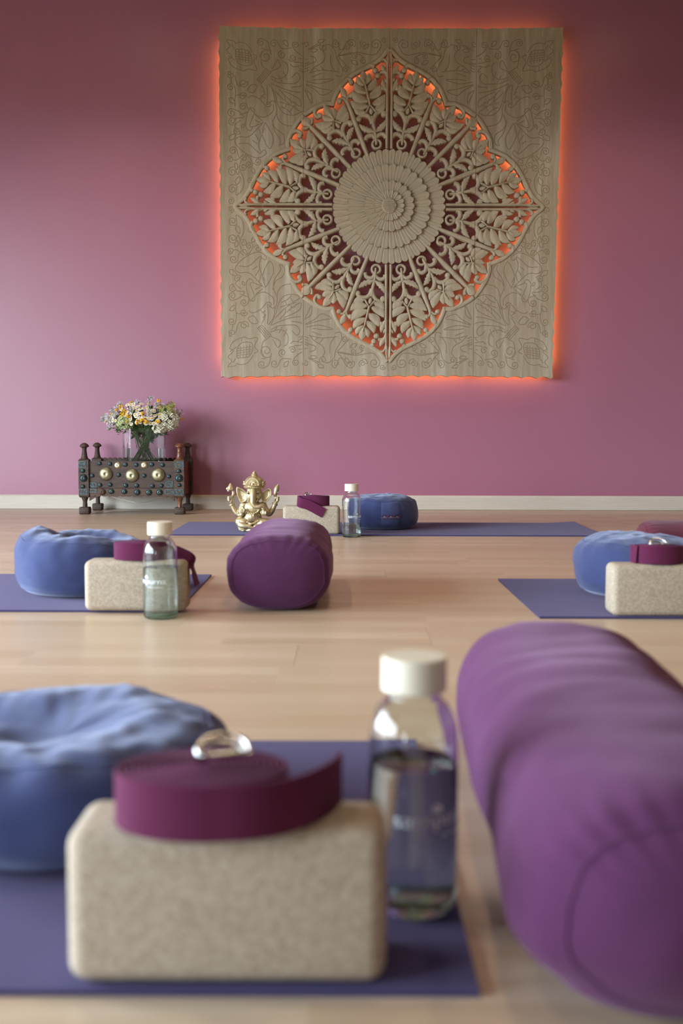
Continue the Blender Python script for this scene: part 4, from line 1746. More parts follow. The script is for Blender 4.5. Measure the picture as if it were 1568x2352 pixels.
# arched brackets under the ends of the rail
for x, s_ in ((FX0, 1), (FX1, -1)):
    mb = MB()
    pts = [(x, cz(1278)), (x + s_ * 0.045, cz(1278)), (x + s_ * 0.030, cz(1290)), (x + s_ * 0.012, cz(1312)), (x, cz(1330))]
    n = len(pts)
    V = [(px, yf, pz) for px, pz in pts] + [(px, yf + 0.016, pz) for px, pz in pts]
    F = [tuple(range(n)), tuple(range(2 * n - 1, n - 1, -1))] + [(i, n + i, n + (i + 1) % n, (i + 1) % n) for i in range(n)]
    mb.add(V, F)
    mb.build('bracket', M_rail, stand)


def boss_mesh(r, h, dimple=0.12):
    return MB().lathe([(r, 0), (r, h * 0.12), (r * 0.93, h * 0.40), (r * 0.78, h * 0.70), (r * 0.55, h * 0.92), (r * 0.32, h), (r * dimple * 1.6, h * 0.97), (r * dimple, h * 0.80), (0.0003, h * 0.78)], 24).mesh(True)


RX = (PI / 2, 0, 0)


def boss(name, X, Y, r, h, mat, y):
    add(name, boss_mesh(r * CK, h), mat, stand, (cx(X), y, (1485 - Y) * CK), RX)


yb = yf
for X, Y in ((415, 1015), (718, 1033), (1023, 1025)):
    boss('brass_boss', X, Y, 80, 0.016, M_brass, yb)
for X, Y in ((553, 915), (862, 912)):
    boss('brass_washer', X, Y, 40, 0.006, M_pale, yb)
for X, Y, r in ((342, 892, 25), (463, 898, 25), (641, 905, 28), (767, 908, 26), (948, 903, 27), (1072, 908, 26), (255, 1035, 25), (562, 1025, 27), (858, 1033, 26), (1145, 1042, 24),
                (343, 1142, 26), (462, 1140, 26), (643, 1148, 27), (770, 1148, 27), (952, 1152, 26), (1058, 1150, 25)):
    boss('iron_stud', X, Y, r, 0.008, M_verd, yb)
for i, (X, Y, r) in enumerate(((373, 1222, 38), (477, 1217, 32), (626, 1218, 33), (776, 1225, 37), (911, 1227, 37), (1035, 1227, 38))):
    boss('iron_stud', X, Y, r, 0.010, M_verd if i else M_rail, yf - 0.004)
for X, Y, r in ((152, 978, 26), (158, 1062, 45), (150, 1160, 25), (1263, 978, 26), (1264, 1060, 46), (1267, 1142, 25)):
    boss('iron_stud', X, Y, r, 0.009 if r < 40 else 0.013, M_verd, -HP)


def plate(x0, x1, y0, y1, y, seed):
    """pierced plate: a frame with a net of small bars"""
    rr = random.Random(seed)
    mb = MB()
    xa, xc, za, zc = cx(x0), cx(x1), (1485 - y1) * CK, (1485 - y0) * CK
    t = 0.0022
    b = 0.0022
    for q in ((xa, xc, za, za + b), (xa, xc, zc - b, zc), (xa, xa + b, za, zc), (xc - b, xc, za, zc)):
        mb.box(q[0], q[1], y - t, y, q[2], q[3])
    for k in range(int((xc - xa) * (zc - za) / 0.000019)):
        u, v = rr.uniform(xa, xc), rr.uniform(za, zc)
        l, w_ = (0.0050, 0.0017) if rr.random() < 0.5 else (0.0017, 0.0050)
        mb.box(max(xa, u - l / 2), min(xc, u + l / 2), y - t * rr.uniform(0.7, 1.1), y, max(za, v - w_ / 2), min(zc, v + w_ / 2))
    mb.build('pierced_plate', M_plate, stand)


plate(103, 192, 868, 940, -HP, 1)
plate(1225, 1322, 872, 940, -HP, 2)
plate(105, 200, 1190, 1255, -HP, 3)
plate(215, 308, 1190, 1232, yf - 0.004, 4)
plate(1205, 1318, 1190, 1258, -HP, 5)
plate(1095, 1200, 1193, 1248, yf - 0.004, 6)
plate(228, 305, 1118, 1172, yf, 7)
plate(1105, 1195, 1100, 1166, yf, 8)
mb = MB()
mb.tube([Vector(p) for p in catmull([(cx(450), yf - 0.001, cz(1268)), (cx(600), yf - 0.006, cz(1310)), (cx(810), yf - 0.010, cz(1350)), (cx(950), yf - 0.006, cz(1325)), (cx(1060), yf - 0.001, cz(1268))], 6)], 0.0011, 6)
mb.build('hanging_wire', M_steel, stand, True)

# ================================================================== vase and bouquet
VS, VH = 0.186, 0.180
vx = Wp(327, 1030, CD + 0.13).x
vy = CD + 0.027 + 0.131
vz = SHZ + 0.0005
VROT = R(22)
vase = thing('glass_vase', 'square clear glass vase half full of water on the studded stand', 'vase', (vx, vy, vz), VROT)
wt = 0.0042


def sq_ring(h0, mb, r, z):
    pass


def square_shell(s, h, t, base):
    """open square box with wall thickness, slightly rounded corners"""
    def ring(half, z, rc=0.006):
        out = []
        for k, (sx, sy) in enumerate(((1, 1), (-1, 1), (-1, -1), (1, -1))):
            for j in range(4):
                a = PI / 2 * k + PI / 2 * j / 3
                out.append((sx * (half - rc) + rc * math.cos(a), sy * (half - rc) + rc * math.sin(a), z))
        return out
    rows = [ring(s / 2 - 0.004, 0), ring(s / 2, 0.003), ring(s / 2, h - 0.001), ring(s / 2 - t / 2, h), ring(s / 2 - t, h - 0.001), ring(s / 2 - t, base)]
    V = [p for r in rows for p in r]
    n = 16
    F = []
    for j in range(len(rows) - 1):
        for i in range(n):
            k = (i + 1) % n
            F.append((j * n + i, j * n + k, (j + 1) * n + k, (j + 1) * n + i))
    F.append(tuple(range(n - 1, -1, -1)))
    F.append(tuple((len(rows) - 1) * n + i for i in range(n)))
    me = mesh_from(V, F)
    autosmooth(me, 35)
    return me


add('glass_walls', square_shell(VS, VH, wt, 0.012), M_vase, vase)
hs = VS / 2 - wt + 0.0003
MB().box(-hs, hs, -hs, hs, 0.0117, 0.080).build('water', M_water, vase)

M_stem = plain('green_stem', (0.10, 0.17, 0.05, 1), 0.6)
M_leaf = plain('dark_green_leaf', (0.035, 0.085, 0.03, 1), 0.5)
M_leaf2 = plain('fresh_green_leaf', (0.10, 0.19, 0.05, 1), 0.5)
M_yel = plain('tansy_yellow', (0.78, 0.42, 0.02, 1), 0.7)
M_ctr = plain('daisy_centre', (0.75, 0.45, 0.04, 1), 0.7)
M_pet = plain('daisy_white', (0.78, 0.76, 0.68, 1), 0.7)
M_lil = plain('pale_lilac', (0.62, 0.57, 0.60, 1), 0.7)
M_cream = plain('hydrangea_cream', (0.80, 0.77, 0.60, 1), 0.7)
M_lime = plain('hydrangea_lime', (0.52, 0.60, 0.30, 1), 0.7)
M_fern = plain('yellow_green', (0.42, 0.42, 0.10, 1), 0.7)
rf = random.Random(11)
VC = Vector((vx, vy, vz))
BXK = (CD + 0.14) / (FPX * math.cos(TH))       # metres per photo pixel at the bouquet


def bq(px, py, dy=0.0):
    """point of the bouquet at photo position px, py, dy metres nearer the room than the vase"""
    return Wp(px, py, vy - dy)


def stem_to(mb, head, mi=0, r=0.0011, full=True):
    d = head - (VC + Vector((0, 0, VH)))
    mouth = VC + Vector((max(-0.055, min(0.055, d.x * 0.5)), max(-0.05, min(0.05, d.y * 0.5)), VH - 0.004))
    a, b = -d.x * rf.uniform(0.1, 0.5), -d.y * rf.uniform(0.1, 0.5)
    foot = VC + Vector((max(-0.062, min(0.062, a + rf.uniform(-0.05, 0.05))), max(-0.055, min(0.055, b + rf.uniform(-0.03, 0.03))), 0.015))
    pts = ([foot, (foot + mouth) / 2] if full else [mouth - Vector((0, 0, 0.012))]) + [mouth, (mouth * 0.4 + head * 0.6) + Vector((0, 0, 0.008)), head]
    mb.tube([p - head for p in pts], r * 1.35, 5, mi)


def face(dirv):
    """rotation taking +z to dirv"""
    return Vector(dirv).normalized().to_track_quat('Z', 'Y').to_matrix().to_4x4()


def disc_petals(mb, n, r, w_, mi, M, cup=0.15):
    for k in range(n):
        a = 2 * PI * k / n
        c, s_ = math.cos(a), math.sin(a)
        pts = [(0.25 * r, 0), (0.6 * r, w_ / 2), (0.95 * r, w_ / 2.4), (r, 0), (0.95 * r, -w_ / 2.4), (0.6 * r, -w_ / 2)]
        mb.add([(u * c - v * s_, u * s_ + v * c, cup * u) for u, v in pts], [tuple(range(6))], mi, M)


def outward(head, up=0.35):
    d = head - (VC + Vector((0, 0.02, VH + 0.02)))
    d.z += up * 0.1
    d.y -= 0.05
    return d + Vector((rf.uniform(-.04, .04), rf.uniform(-.04, .04), rf.uniform(-.03, .05)))


# leafy sprigs fill the middle
for i in range(60):
    px, py = rf.uniform(268, 395), rf.uniform(934, 990)
    h = bq(px, py, rf.uniform(-0.06, 0.075))
    mb = MB()
    stem_to(mb, h, 0, 0.0011, i % 5 == 0)
    for k in range(rf.randint(6, 9)):
        d = Vector((rf.uniform(-1, 1), rf.uniform(-1, 0.5), rf.uniform(-0.7, 0.8))).normalized()
        l, w_ = rf.uniform(0.016, 0.032), rf.uniform(0.009, 0.016)
        s_ = d.cross(Vector((0, 0, 1))).normalized() * w_ / 2
        o = Vector((rf.uniform(-.012, .012), rf.uniform(-.012, .012), rf.uniform(-.03, .01)))
        up = Vector((0, 0, 0.004))
        mb.add([o, o + d * l * 0.4 + s_, o + d * l * 0.8 + s_ * 0.5, o + d * l, o + d * l * 0.8 - s_ * 0.5, o + d * l * 0.4 - s_, o + d * l * 0.5 + up], [(0, 6, 1), (1, 6, 2), (2, 6, 3), (3, 6, 4), (4, 6, 5), (5, 6, 0)], 1)
    o = mb.build('leafy_sprig', [M_stem, M_leaf if i % 3 else M_leaf2], None, False, h)
    tag(o, 'green leafy sprig among the flowers in the glass vase', 'leaf sprig', 'leafy sprigs in the bouquet')

# hanging lower leaves seen through the glass
for i in range(10):
    px, py = rf.uniform(305, 365), rf.uniform(985, 1012)
    h = bq(px, py, rf.uniform(-0.03, 0.05))
    mb = MB()
    stem_to(mb, h, 0, 0.0011, i % 3 == 0)
    for k in range(6):
        d = Vector((rf.uniform(-1, 1), rf.uniform(-0.6, 0.6), rf.uniform(-1.2, 0.2))).normalized()
        l, w_ = rf.uniform(0.02, 0.035), rf.uniform(0.010, 0.016)
        s_ = d.cross(Vector((0, 1, 0.2))).normalized() * w_ / 2
        mb.add([Vector((0, 0, 0)), d * l * 0.4 + s_, d * l * 0.8 + s_ * 0.5, d * l, d * l * 0.8 - s_ * 0.5, d * l * 0.4 - s_], [(0, 1, 2, 3, 4, 5)], 1)
    o = mb.build('leafy_sprig', [M_stem, M_leaf], None, False, h)
    tag(o, 'dark leafy stem showing through the wall of the glass vase', 'leaf sprig', 'dark leaves inside the vase')


def dome_spots(n, seed, x0, x1, ytop, ybot):
    """positions over the bouquet's dome"""
    rr = random.Random(seed)
    out = []
    while len(out) < n:
        px, py = rr.uniform(x0, x1), rr.uniform(ytop, ybot)
        u, v = (px - 327) / 90, (py - 985) / 62
        if v < 0 and u * u + v * v < 1.0 and all(math.hypot(px - a, py - b) > 3.6 for a, b, _ in out):
            depth = math.sqrt(max(0, 1 - u * u - v * v)) * 0.115
            out.append((px, py, depth))
    return out


# daisies
spots = dome_spots(105, 5, 240, 402, 922, 976)
spots = [s_ for s_ in spots if not (s_[0] > 368 and s_[1] > 938)]
for px, py, dp in spots:
    h = bq(px, py, dp)
    mb = MB()
    stem_to(mb, h, 0, 0.0009, rf.random() < 0.12)
    M = face(outward(h))
    r = rf.uniform(0.0085, 0.0125)
    disc_petals(mb, 10, r, r * 0.5, 1, M, rf.uniform(-0.1, 0.2))
    mb.sphere((0, 0, 0.0012), (r * 0.42, r * 0.42, r * 0.3), 8, 5, 2, M)
    o = mb.build('daisy', [M_stem, M_pet, M_ctr], None, False, h)
    tag(o, 'small white daisy with yellow centre in the bouquet', 'flower', 'white daisies in the bouquet')
# tansy heads: clusters of yellow buttons
for px, py, n, sp in ((277, 937, 9, .013), (280, 953, 9, .011), (294, 957, 7, .009), (325, 965, 11, .013), (327, 952, 6, .009), (333, 969, 7, .009), (361, 969, 13, .010), (364, 922, 10, .009),
                      (314, 971, 6, .010), (417, 963, 6, .007), (289, 968, 4, .006), (267, 943, 5, .009), (300, 925, 4, .008), (253, 953, 4, .007), (284, 946, 6, .010), (385, 945, 4, .007)):
    u, v = (px - 327) / 90, (py - 985) / 62
    h = bq(px, py, math.sqrt(max(0.02, 1 - u * u - v * v)) * 0.12 + 0.006)
    mb = MB()
    stem_to(mb, h)
    for k in range(n):
        a, r = rf.uniform(0, 2 * PI), sp * math.sqrt(rf.random())
        mb.sphere((r * math.cos(a), rf.uniform(-.006, .006), r * math.sin(a)), (0.0048, 0.0045, 0.0045), 8, 6, 1)
    o = mb.build('tansy', [M_stem, M_yel], None, True, h)
    tag(o, 'dense round yellow tansy cluster in the bouquet' if n >= 9 else ('medium yellow tansy cluster in the bouquet' if n >= 6 else 'tiny sparse yellow tansy cluster in the bouquet'), 'flower', 'yellow tansies in the bouquet')


def floret_ball(name, px, py, dy, rad, n, mat, label, fl=0.011, squash=(1, 1, 1)):
    h = bq(px, py, dy)
    mb = MB()
    stem_to(mb, h, 0, 0.0022)
    for k in range(n):
        z = rf.uniform(-0.85, 1)
        a = rf.uniform(0, 2 * PI)
        r = math.sqrt(1 - z * z)
        d = Vector((r * math.cos(a), r * math.sin(a), z))
        p = Vector((d.x * squash[0], d.y * squash[1], d.z * squash[2])) * rad * rf.uniform(0.86, 1.04)
        disc_petals(mb, 4, fl * rf.uniform(0.7, 1.1), fl * 0.75, 1, Matrix.Translation(p) @ face(d + Vector((rf.uniform(-.5, .5), rf.uniform(-.5, .5), rf.uniform(-.5, .5)))), 0.4)
    o = mb.build(name, [M_stem, mat], None, False, h)
    tag(o, label, 'flower', None)
    return o


floret_ball('hydrangea', 386, 966, 0.055, 0.052, 260, M_cream, 'large round cream white hydrangea head in the bouquet', 0.011, (0.95, 0.8, 1.05))
floret_ball('hydrangea', 366, 986, 0.085, 0.030, 90, M_cream, 'smaller cream white hydrangea head hanging at the vase rim', 0.010, (1.1, 0.8, 0.7))
floret_ball('hydrangea', 286, 974, 0.085, 0.036, 120, M_lime, 'pale lime green hydrangea head drooping over the vase rim', 0.011, (1.15, 0.8, 0.85))
floret_ball('goldenrod', 383, 944, 0.075, 0.030, 90, M_fern, 'feathery yellow-green flower spray above the cream hydrangea', 0.007, (1.2, 0.7, 0.7))
floret_ball('goldenrod', 392, 931, 0.02, 0.018, 50, M_fern, 'small yellow-green sprig on top beside the cream hydrangea', 0.007, (1.1, 0.7, 0.8))
for px, py, dy, rr_ in ((343, 917, 0.02, 0.017), (358, 931, 0.05, 0.015), (240, 957, 0.02, 0.015), (233, 965, 0.0, 0.009), (249, 985, 0.06, 0.010), (252, 968, 0.05, 0.014),
                        (246, 961, 0.05, 0.013), (262, 953, 0.07, 0.014), (255, 975, 0.05, 0.012), (268, 936, 0.03, 0.013), (316, 926, 0.04, 0.012), (300, 945, 0.1, 0.012), (411, 955, 0.02, 0.016), (258, 945, 0.03, 0.015), (405, 945, 0.0, 0.016), (343, 950, 0.11, 0.012), (276, 928, 0.02, 0.013), (372, 932, 0.03, 0.016)):
    h = bq(px, py, dy)
    mb = MB()
    stem_to(mb, h, 0, 0.0009, rf.random() < 0.3)
    for k in range(26):
        p = Vector((rf.gauss(0, .5), rf.gauss(0, .4), rf.gauss(0, .5))) * rr_
        disc_petals(mb, 4, 0.0045, 0.0040, 1 if rf.random() < 0.75 else 2, Matrix.Translation(p) @ face((rf.uniform(-1, 1), -1, rf.uniform(-.5, 1))), 0.3)
    o = mb.build('oregano', [M_stem, M_lil, M_leaf2], None, False, h)
    tag(o, 'fluffy pale lilac sprig of tiny flowers in the bouquet', 'flower', 'pale lilac sprigs in the bouquet')

# ================================================================== brass elephant deity statue
M_gold, nt, bs, N, L = newmat('antique_gold_brass')
t_ = tex(N, L, sc_=55, det=4)
L.new(mixc(N, L, ramp(N, L, t_, 0.35, 0.65), (0.58, 0.46, 0.25, 1), (0.72, 0.60, 0.38, 1)), bs.inputs['Base Color'])
bs.inputs['Metallic'].default_value = 0.85
bs.inputs['Roughness'].default_value = 0.46
M_eyeshade = plain('eye_shade_bronze', (0.10, 0.075, 0.04, 1), 0.4, 0.8)  # shade of the recessed eyes put into the colour
sp0 = G(583, 1222, MT)
sy_ = sp0.y + 0.055
q1 = sy_ / (FPX * math.cos(TH)) / 11.2        # metres per pixel of the statue close-up
statue = thing('elephant_deity_statue', 'small brass statue of a seated four-armed elephant-headed deity', 'statue', (Wp(583.8, 1200, sy_).x, sy_, MT))


def sp(X, Y, D=0.0):
    """close-up pixel (and depth towards the room) -> statue coordinates"""
    return Vector(((X - 830) * q1, -D * q1, (1600 - Y) * q1))


body = MB()


def ell(X, Y, D, rx, ry, rz, tgt=None):
    (tgt or body).sphere(sp(X, Y, D), (rx * q1, ry * q1, rz * q1), 20, 14)


def limb(pts, rads, tgt=None, n=14):
    P_ = catmull([tuple(sp(*p)) for p in pts], 7)
    R_ = np.interp(np.linspace(0, 1, len(P_)), np.linspace(0, 1, len(rads)), rads) * q1
    (tgt or body).tube([Vector(p) for p in P_], list(R_), n)
    (tgt or body).sphere(P_[0], R_[0], 12, 8)
    (tgt or body).sphere(P_[-1], R_[-1], 12, 8)


# trunk of the body, belly, shoulders
ell(800, 1020, 0, 270, 170, 210)
ell(775, 1240, 40, 250, 220, 190)
ell(560, 960, 0, 110, 110, 110)
ell(1050, 960, 0, 110, 110, 110)
# folded legs
limb([(900, 1400, 60), (1060, 1400, 130), (1210, 1390, 130)], [150, 140, 110])
limb([(1210, 1400, 130), (1080, 1470, 230), (880, 1480, 260)], [105, 85, 60])
limb([(700, 1390, 60), (580, 1370, 130), (470, 1350, 130)], [150, 140, 115])
limb([(460, 1370, 130), (540, 1450, 230), (740, 1470, 260)], [110, 88, 60])
# head
ell(835, 640, 60, 195, 190, 235)
ell(835, 560, 60, 190, 180, 150)
ell(730, 700, 120, 100, 110, 130)
ell(930, 700, 120, 95, 110, 130)
# trunk
limb([(822, 560, 190), (820, 680, 270), (818, 800, 300), (825, 890, 300), (880, 955, 305), (965, 965, 310), (1040, 945, 300), (1095, 985, 285), (1105, 1040, 275)], [95, 84, 74, 66, 60, 55, 50, 42, 34])
# brow ridges and eye sockets
ell(700, 600, 190, 48, 30, 26)
ell(945, 590, 190, 48, 30, 26)
# rear arms raised at the sides
limb([(560, 960, -20), (470, 1090, -30), (410, 1165, -30), (330, 1090, -20), (262, 935, 0)], [90, 84, 80, 70, 52])
limb([(1060, 960, -20), (1140, 1090, -30), (1200, 1165, -30), (1285, 1080, -20), (1372, 905, 0)], [90, 84, 80, 72, 52])
# hands of the rear arms
for hx, sgn in ((235, -1), (1395, 1)):
    ell(hx, 845, 20, 55, 38, 65)
    for k in range(4):
        a = -20 + 24 * k
        limb([(hx + sgn * 10, 810, 40), (hx - sgn * -50, 760 + 26 * k, 55), (hx + sgn * (78 if k < 3 else 60), 735 + 34 * k, 70), (hx + sgn * 40, 720 + 34 * k, 95)], [20, 17, 15, 12], n=8)
    limb([(hx - sgn * 25, 820, 45), (hx - sgn * 25, 765, 70), (hx + sgn * 5, 735, 85)], [22, 18, 14], n=8)
# front right arm: open palm raised towards the room
limb([(560, 980, 30), (480, 1120, 90), (470, 1185, 150), (525, 1170, 220)], [84, 78, 72, 60])
ell(522, 1100, 240, 68, 34, 82)
for k in range(4):
    x0 = 482 + 27 * k
    limb([(x0 + 4, 1050, 245), (x0, 985, 248), (x0 + 2, 945 + abs(k - 1.5) * 10, 244)], [17, 15, 12], n=8)
limb([(585, 1110, 250), (600, 1060, 268), (595, 1020, 270)], [19, 16, 13], n=8)
# front left arm: hand lowered with a sweet
limb([(1060, 980, 30), (1150, 1110, 90), (1165, 1150, 160), (1120, 1090, 230)], [84, 78, 70, 55])
ell(1105, 1070, 255, 62, 36, 50)
for k in range(4):
    x0 = 1062 + 30 * k
    limb([(x0, 1085, 275), (x0 - 2, 1140, 285), (x0 - 3, 1190, 270)], [18, 16, 12], n=8)
limb([(1050, 1070, 262), (1020, 1100, 280), (1030, 1140, 285)], [19, 16, 13], n=8)
# tusks are parts of their own below; neck folds and sash
limb([(560, 1290, 190), (760, 1400, 255), (960, 1330, 235)], [24, 28, 24])


def remeshed(mb, name, voxel, smooth_it, parent, mat):
    me = mb.mesh(True)
    o = bpy.data.objects.new('tmp', me)
    C.objects.link(o)
    r = o.modifiers.new('r', 'REMESH')
    r.mode = 'VOXEL'
    r.voxel_size = voxel
    r.use_smooth_shade = True
    s_ = o.modifiers.new('s', 'SMOOTH')
    s_.factor = 0.5
    s_.iterations = smooth_it
    dg = bpy.context.evaluated_depsgraph_get()
    out = bpy.data.meshes.new_from_object(o.evaluated_get(dg))
    bpy.data.objects.remove(o)
    out.polygons.foreach_set('use_smooth', [True] * len(out.polygons))
    out.materials.clear()
    out.materials.append(mat)
    return add(name, out, None, parent)


remeshed(body, 'body', 0.0011, 3, statue, M_gold)


def ear(outline, hub, sgn):
    """cupped ear: rim proud, bowl hollow"""
    pts = catmull([tuple(p) for p in outline], 5, closed=True)
    hubp = np.array(hub, float)
    n = len(pts)
    V, F = [], []
    rows = [(1.0, 10), (0.97, 52), (0.86, 56), (0.74, 8), (0.45, -16), (0.05, -6)]
    for s_, d in rows:
        for p in pts:
            q = hubp + (p - hubp) * s_
            V.append(sp(q[0], q[1], 55 + d - 0.05 * abs(q[0] - 830)))
    for s_, d in ((0.97, -34), (0.05, -44)):
        for p in pts:
            q = hubp + (p - hubp) * s_
            V.append(sp(q[0], q[1], 55 + d - 0.05 * abs(q[0] - 830)))
    order = [5, 4, 3, 2, 1, 0, 6, 7]
    for a, b in zip(order, order[1:]):
        for i in range(n):
            k = (i + 1) % n
            F.append((a * n + i, a * n + k, b * n + k, b * n + i))
    F.append(tuple(5 * n + i for i in range(n)))
    F.append(tuple(7 * n + i for i in reversed(range(n))))
    me = mesh_from(V, F, True)
    bm = bmesh.new()
    bm.from_mesh(me)
    bmesh.ops.recalc_face_normals(bm, faces=bm.faces[:])
    bm.to_mesh(me)
    bm.free()
    add('ear', me, M_gold, statue)


ear([(385, 478), (480, 498), (590, 560), (655, 640), (665, 760), (610, 850), (500, 880), (435, 770), (385, 640)], (535, 680), -1)
ear([(1258, 508), (1160, 522), (1060, 590), (1015, 660), (1012, 760), (1050, 850), (1125, 880), (1225, 770), (1278, 650)], (1140, 690), 1)
for x0, x1 in ((715, 690), (925, 915)):
    mb = MB()
    mb.tube([sp(x0, 770, 200), sp((x0 + x1) / 2, 820, 260), sp(x1, 850, 285)], [24 * q1, 19 * q1, 8 * q1], 10)
    mb.build('tusk', M_gold, statue, True)
for x in (700, 942):
    mb = MB()
    mb.sphere(sp(x, 628, 215), (36 * q1, 18 * q1, 22 * q1), 12, 8, 1)
    mb.tube([sp(x - 46, 632, 212), sp(x, 600, 232), sp(x + 46, 628, 212)], 7 * q1, 6)
    mb.tube([sp(x - 46, 632, 212), sp(x, 656, 232), sp(x + 46, 628, 212)], 7 * q1, 6)
    mb.build('eye', [M_gold, M_eyeshade], statue, True)

# crown
cr = MB()
base_y = 470
T0 = Matrix.Translation(sp(840, base_y, 50)) @ Matrix.Diagonal((1.12, 1.1, 1.04, 1))
cr.lathe([(205 * q1, -40 * q1), (228 * q1, -15 * q1), (228 * q1, 8 * q1), (205 * q1, 20 * q1), (212 * q1, 45 * q1), (232 * q1, 70 * q1), (225 * q1, 130 * q1), (190 * q1, 200 * q1), (130 * q1, 250 * q1), (75 * q1, 275 * q1),
          (70 * q1, 290 * q1), (82 * q1, 302 * q1), (70 * q1, 316 * q1), (50 * q1, 325 * q1), (42 * q1, 355 * q1), (24 * q1, 385 * q1), (1 * q1, 395 * q1)], 40, M=T0)
crown = cr.build('crown', M_gold, statue, True)
autosmooth(crown.data, 50)
# beads round the band
mb = MB()
for k in range(34):
    a = 2 * PI * k / 34
    mb.sphere(sp(840, base_y + 2, 50) + Vector((math.cos(a) * 258 * q1, math.sin(a) * 256 * q1, 0)), 15 * q1, 8, 6)
mb.build('bead_band', M_gold, crown, True)
# fan-shaped front medallion with rays and rings
mb = MB()
cc_ = sp(815, 420, 300)
for r0, d in ((172, 0), (140, 9), (100, 16), (60, 24)):
    V, F = [], []
    n = 26
    for lay in (0, 1):
        for i in range(n + 1):
            a = PI * i / n
            V.append(cc_ + Vector((math.cos(a) * r0 * q1, (-(d + 8) if lay else 14) * q1 + (60 if False else 0), math.sin(a) * r0 * 1.22 * q1 - 10 * q1)) + Vector((0, math.sin(a) * 60 * q1, 0)))
    F.append(tuple(range(n + 1, 2 * n + 2)))
    F.append(tuple(range(n, -1, -1)))
    for i in range(n):
        F.append((i, i + 1, n + 2 + i, n + 1 + i))
    F.append((0, n + 1, 2 * n + 1, n))
    mb.add(V, F)
for k in range(13):
    a = PI * (k + 0.5) / 13
    mb.sphere(cc_ + Vector((math.cos(a) * 156 * q1, (math.sin(a) * 60 - 10) * q1, (math.sin(a) * 156 * 1.22 - 10) * q1)), 14 * q1, 8, 6)
for k in range(9):
    a = PI * (k + 0.5) / 9
    mb.sphere(cc_ + Vector((math.cos(a) * 82 * q1, (math.sin(a) * 30 - 20) * q1, (math.sin(a) * 95) * q1)), 15 * q1, 8, 6)
mb.sphere(cc_ + Vector((0, -20 * q1, 25 * q1)), (34 * q1, 22 * q1, 30 * q1), 10, 8)
mb.build('medallion', M_gold, crown)
for k in range(9):
    a = -PI * 0.15 + PI * 1.3 * k / 8
    x, y = math.cos(a), math.sin(a)
    mb = MB()
    c0_ = sp(840, 400, 50) + Vector((x * 248 * q1, y * 246 * q1, 0))
    mb.sphere(c0_, (38 * q1, 38 * q1, 46 * q1), 10, 8)
    mb.sphere(c0_ + Vector((x * 16 * q1, y * 16 * q1, 52 * q1)), (24 * q1, 24 * q1, 34 * q1), 10, 8)
    mb.sphere(c0_ + Vector((x * 34 * q1, y * 34 * q1, 0)), 16 * q1, 8, 6)
    mb.build('rosette', M_gold, crown, True)

# jewellery
mb = MB()
for r_, dz in ((190, 0), (160, -40)):
    mb.tube([sp(800 + r_ * math.cos(a) * 0.95, 1010 - dz * 0.4 + r_ * 0.95 * math.sin(a) * 0.75, 190 + 28 * math.sin(a)) for a in np.linspace(0.1, PI - 0.1, 24)], 17 * q1, 8)
for k in range(9):
    a = 0.35 + (PI - 0.7) * k / 8
    mb.sphere(sp(800 + 182 * math.cos(a), 1010 + 136 * math.sin(a), 228), 20 * q1, 8, 6)
mb.sphere(sp(835, 1190, 262), (30 * q1, 20 * q1, 46 * q1), 10, 8)
mb.build('necklace', M_gold, statue, True)
for x, y, tx in ((255, 915, 0.45), (1362, 900, -0.45)):
    for k in (0, 1):
        mb = MB()
        c0_ = sp(x - tx * 40 * k * 0, y + 26 * k, 5)
        mb.tube([c0_ + Vector((math.cos(a) * 62 * q1, math.sin(a) * 62 * q1, math.cos(a) * tx * 40 * q1)) for a in np.linspace(0, 2 * PI, 21)[:-1]], 13 * q1, 8, closed=True)
        mb.build('bracelet', M_gold, statue, True)
mb = MB()
for k in range(8):
    a = 2 * PI * k / 8
    mb.tube([sp(525, 1085, 272), sp(525 + 34 * math.cos(a), 1085 + 36 * math.sin(a), 274)], 6 * q1, 5)
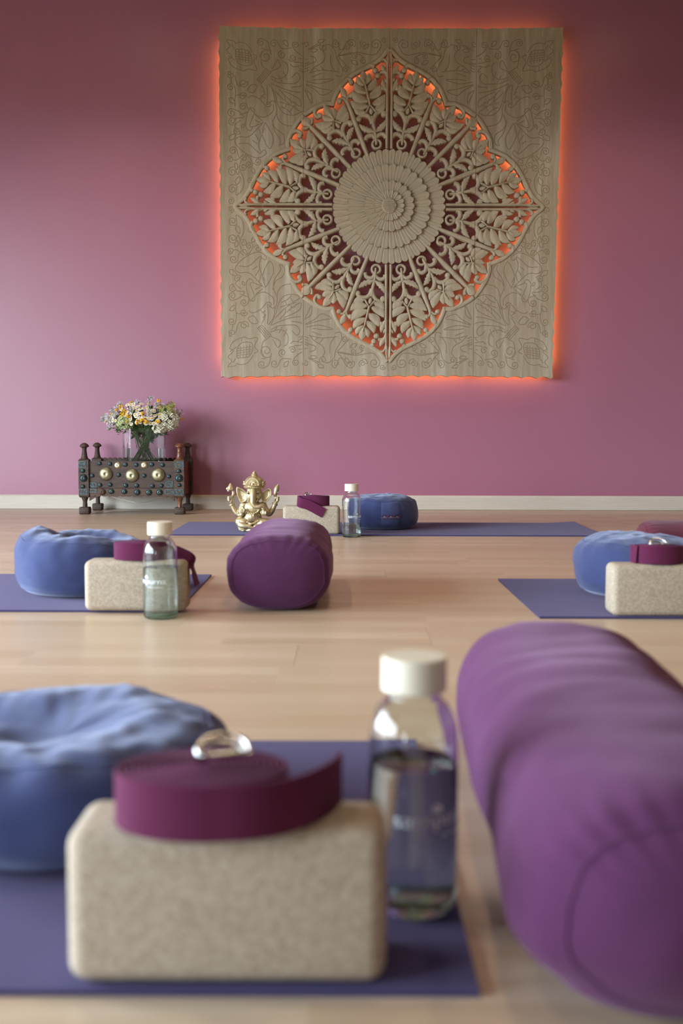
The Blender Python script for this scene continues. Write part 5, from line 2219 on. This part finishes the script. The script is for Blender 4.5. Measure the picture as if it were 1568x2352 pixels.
mb.tube([sp(525 + 36 * math.cos(a), 1085 + 38 * math.sin(a), 272) for a in np.linspace(0, 2 * PI, 17)[:-1]], 8 * q1, 6, closed=True)
mb.build('palm_wheel', M_gold, statue, True)
# drapery folds over the knee
mb = MB()
for k in range(5):
    y = 1330 + 40 * k
    mb.tube([sp(372 + 12 * k, y - 20, 150), sp(430 + 10 * k, y + 60, 235), sp(560, y + 95, 275), sp(690, y + 40, 275)], 15 * q1, 6)
mb.build('drapery_folds', M_gold, statue, True)

# attributes in the raised hands
ax = MB()
ax.tube([sp(270, 740, 40), sp(305, 650, 40), sp(290, 570, 40)], [30 * q1, 42 * q1, 36 * q1], 12)
ax.lathe([(52 * q1, 0), (72 * q1, 30 * q1), (66 * q1, 60 * q1), (80 * q1, 75 * q1), (66 * q1, 96 * q1), (42 * q1, 140 * q1), (20 * q1, 175 * q1), (1 * q1, 196 * q1)], 18, M=Matrix.Translation(sp(225, 560, 40)))
ax.sphere(sp(150, 520, 45), (38 * q1, 24 * q1, 40 * q1), 10, 8)
ax.sphere(sp(175, 570, 45), (34 * q1, 24 * q1, 30 * q1), 10, 8)
ax.build('axe', M_gold, statue, True)
co = MB()
co.tube([sp(1370, 720, 40), sp(1375, 640, 40), sp(1400, 540, 40), sp(1425, 470, 40), sp(1445, 425, 40), sp(1455, 385, 40)], [36 * q1, 52 * q1, 74 * q1, 66 * q1, 30 * q1, 16 * q1], 14)
co.sphere(sp(1448, 415, 40), (28 * q1, 28 * q1, 22 * q1), 10, 8)
co.sphere(sp(1450, 605, 60), (26 * q1, 20 * q1, 22 * q1), 10, 8)
co.build('conch', M_gold, statue, True)
# lotus seat
ls = MB()
ls.lathe([(300 * q1, 0.0004), (330 * q1, 20 * q1), (318 * q1, 60 * q1), (350 * q1, 110 * q1), (330 * q1, 130 * q1)], 36, M=Matrix.Translation((-(0) * q1, -0.05 * 0, 0)) @ Matrix.Diagonal((1.22, 0.95, 1, 1)))
seat = ls.build('lotus_seat', M_gold, statue, True)
autosmooth(seat.data, 40)
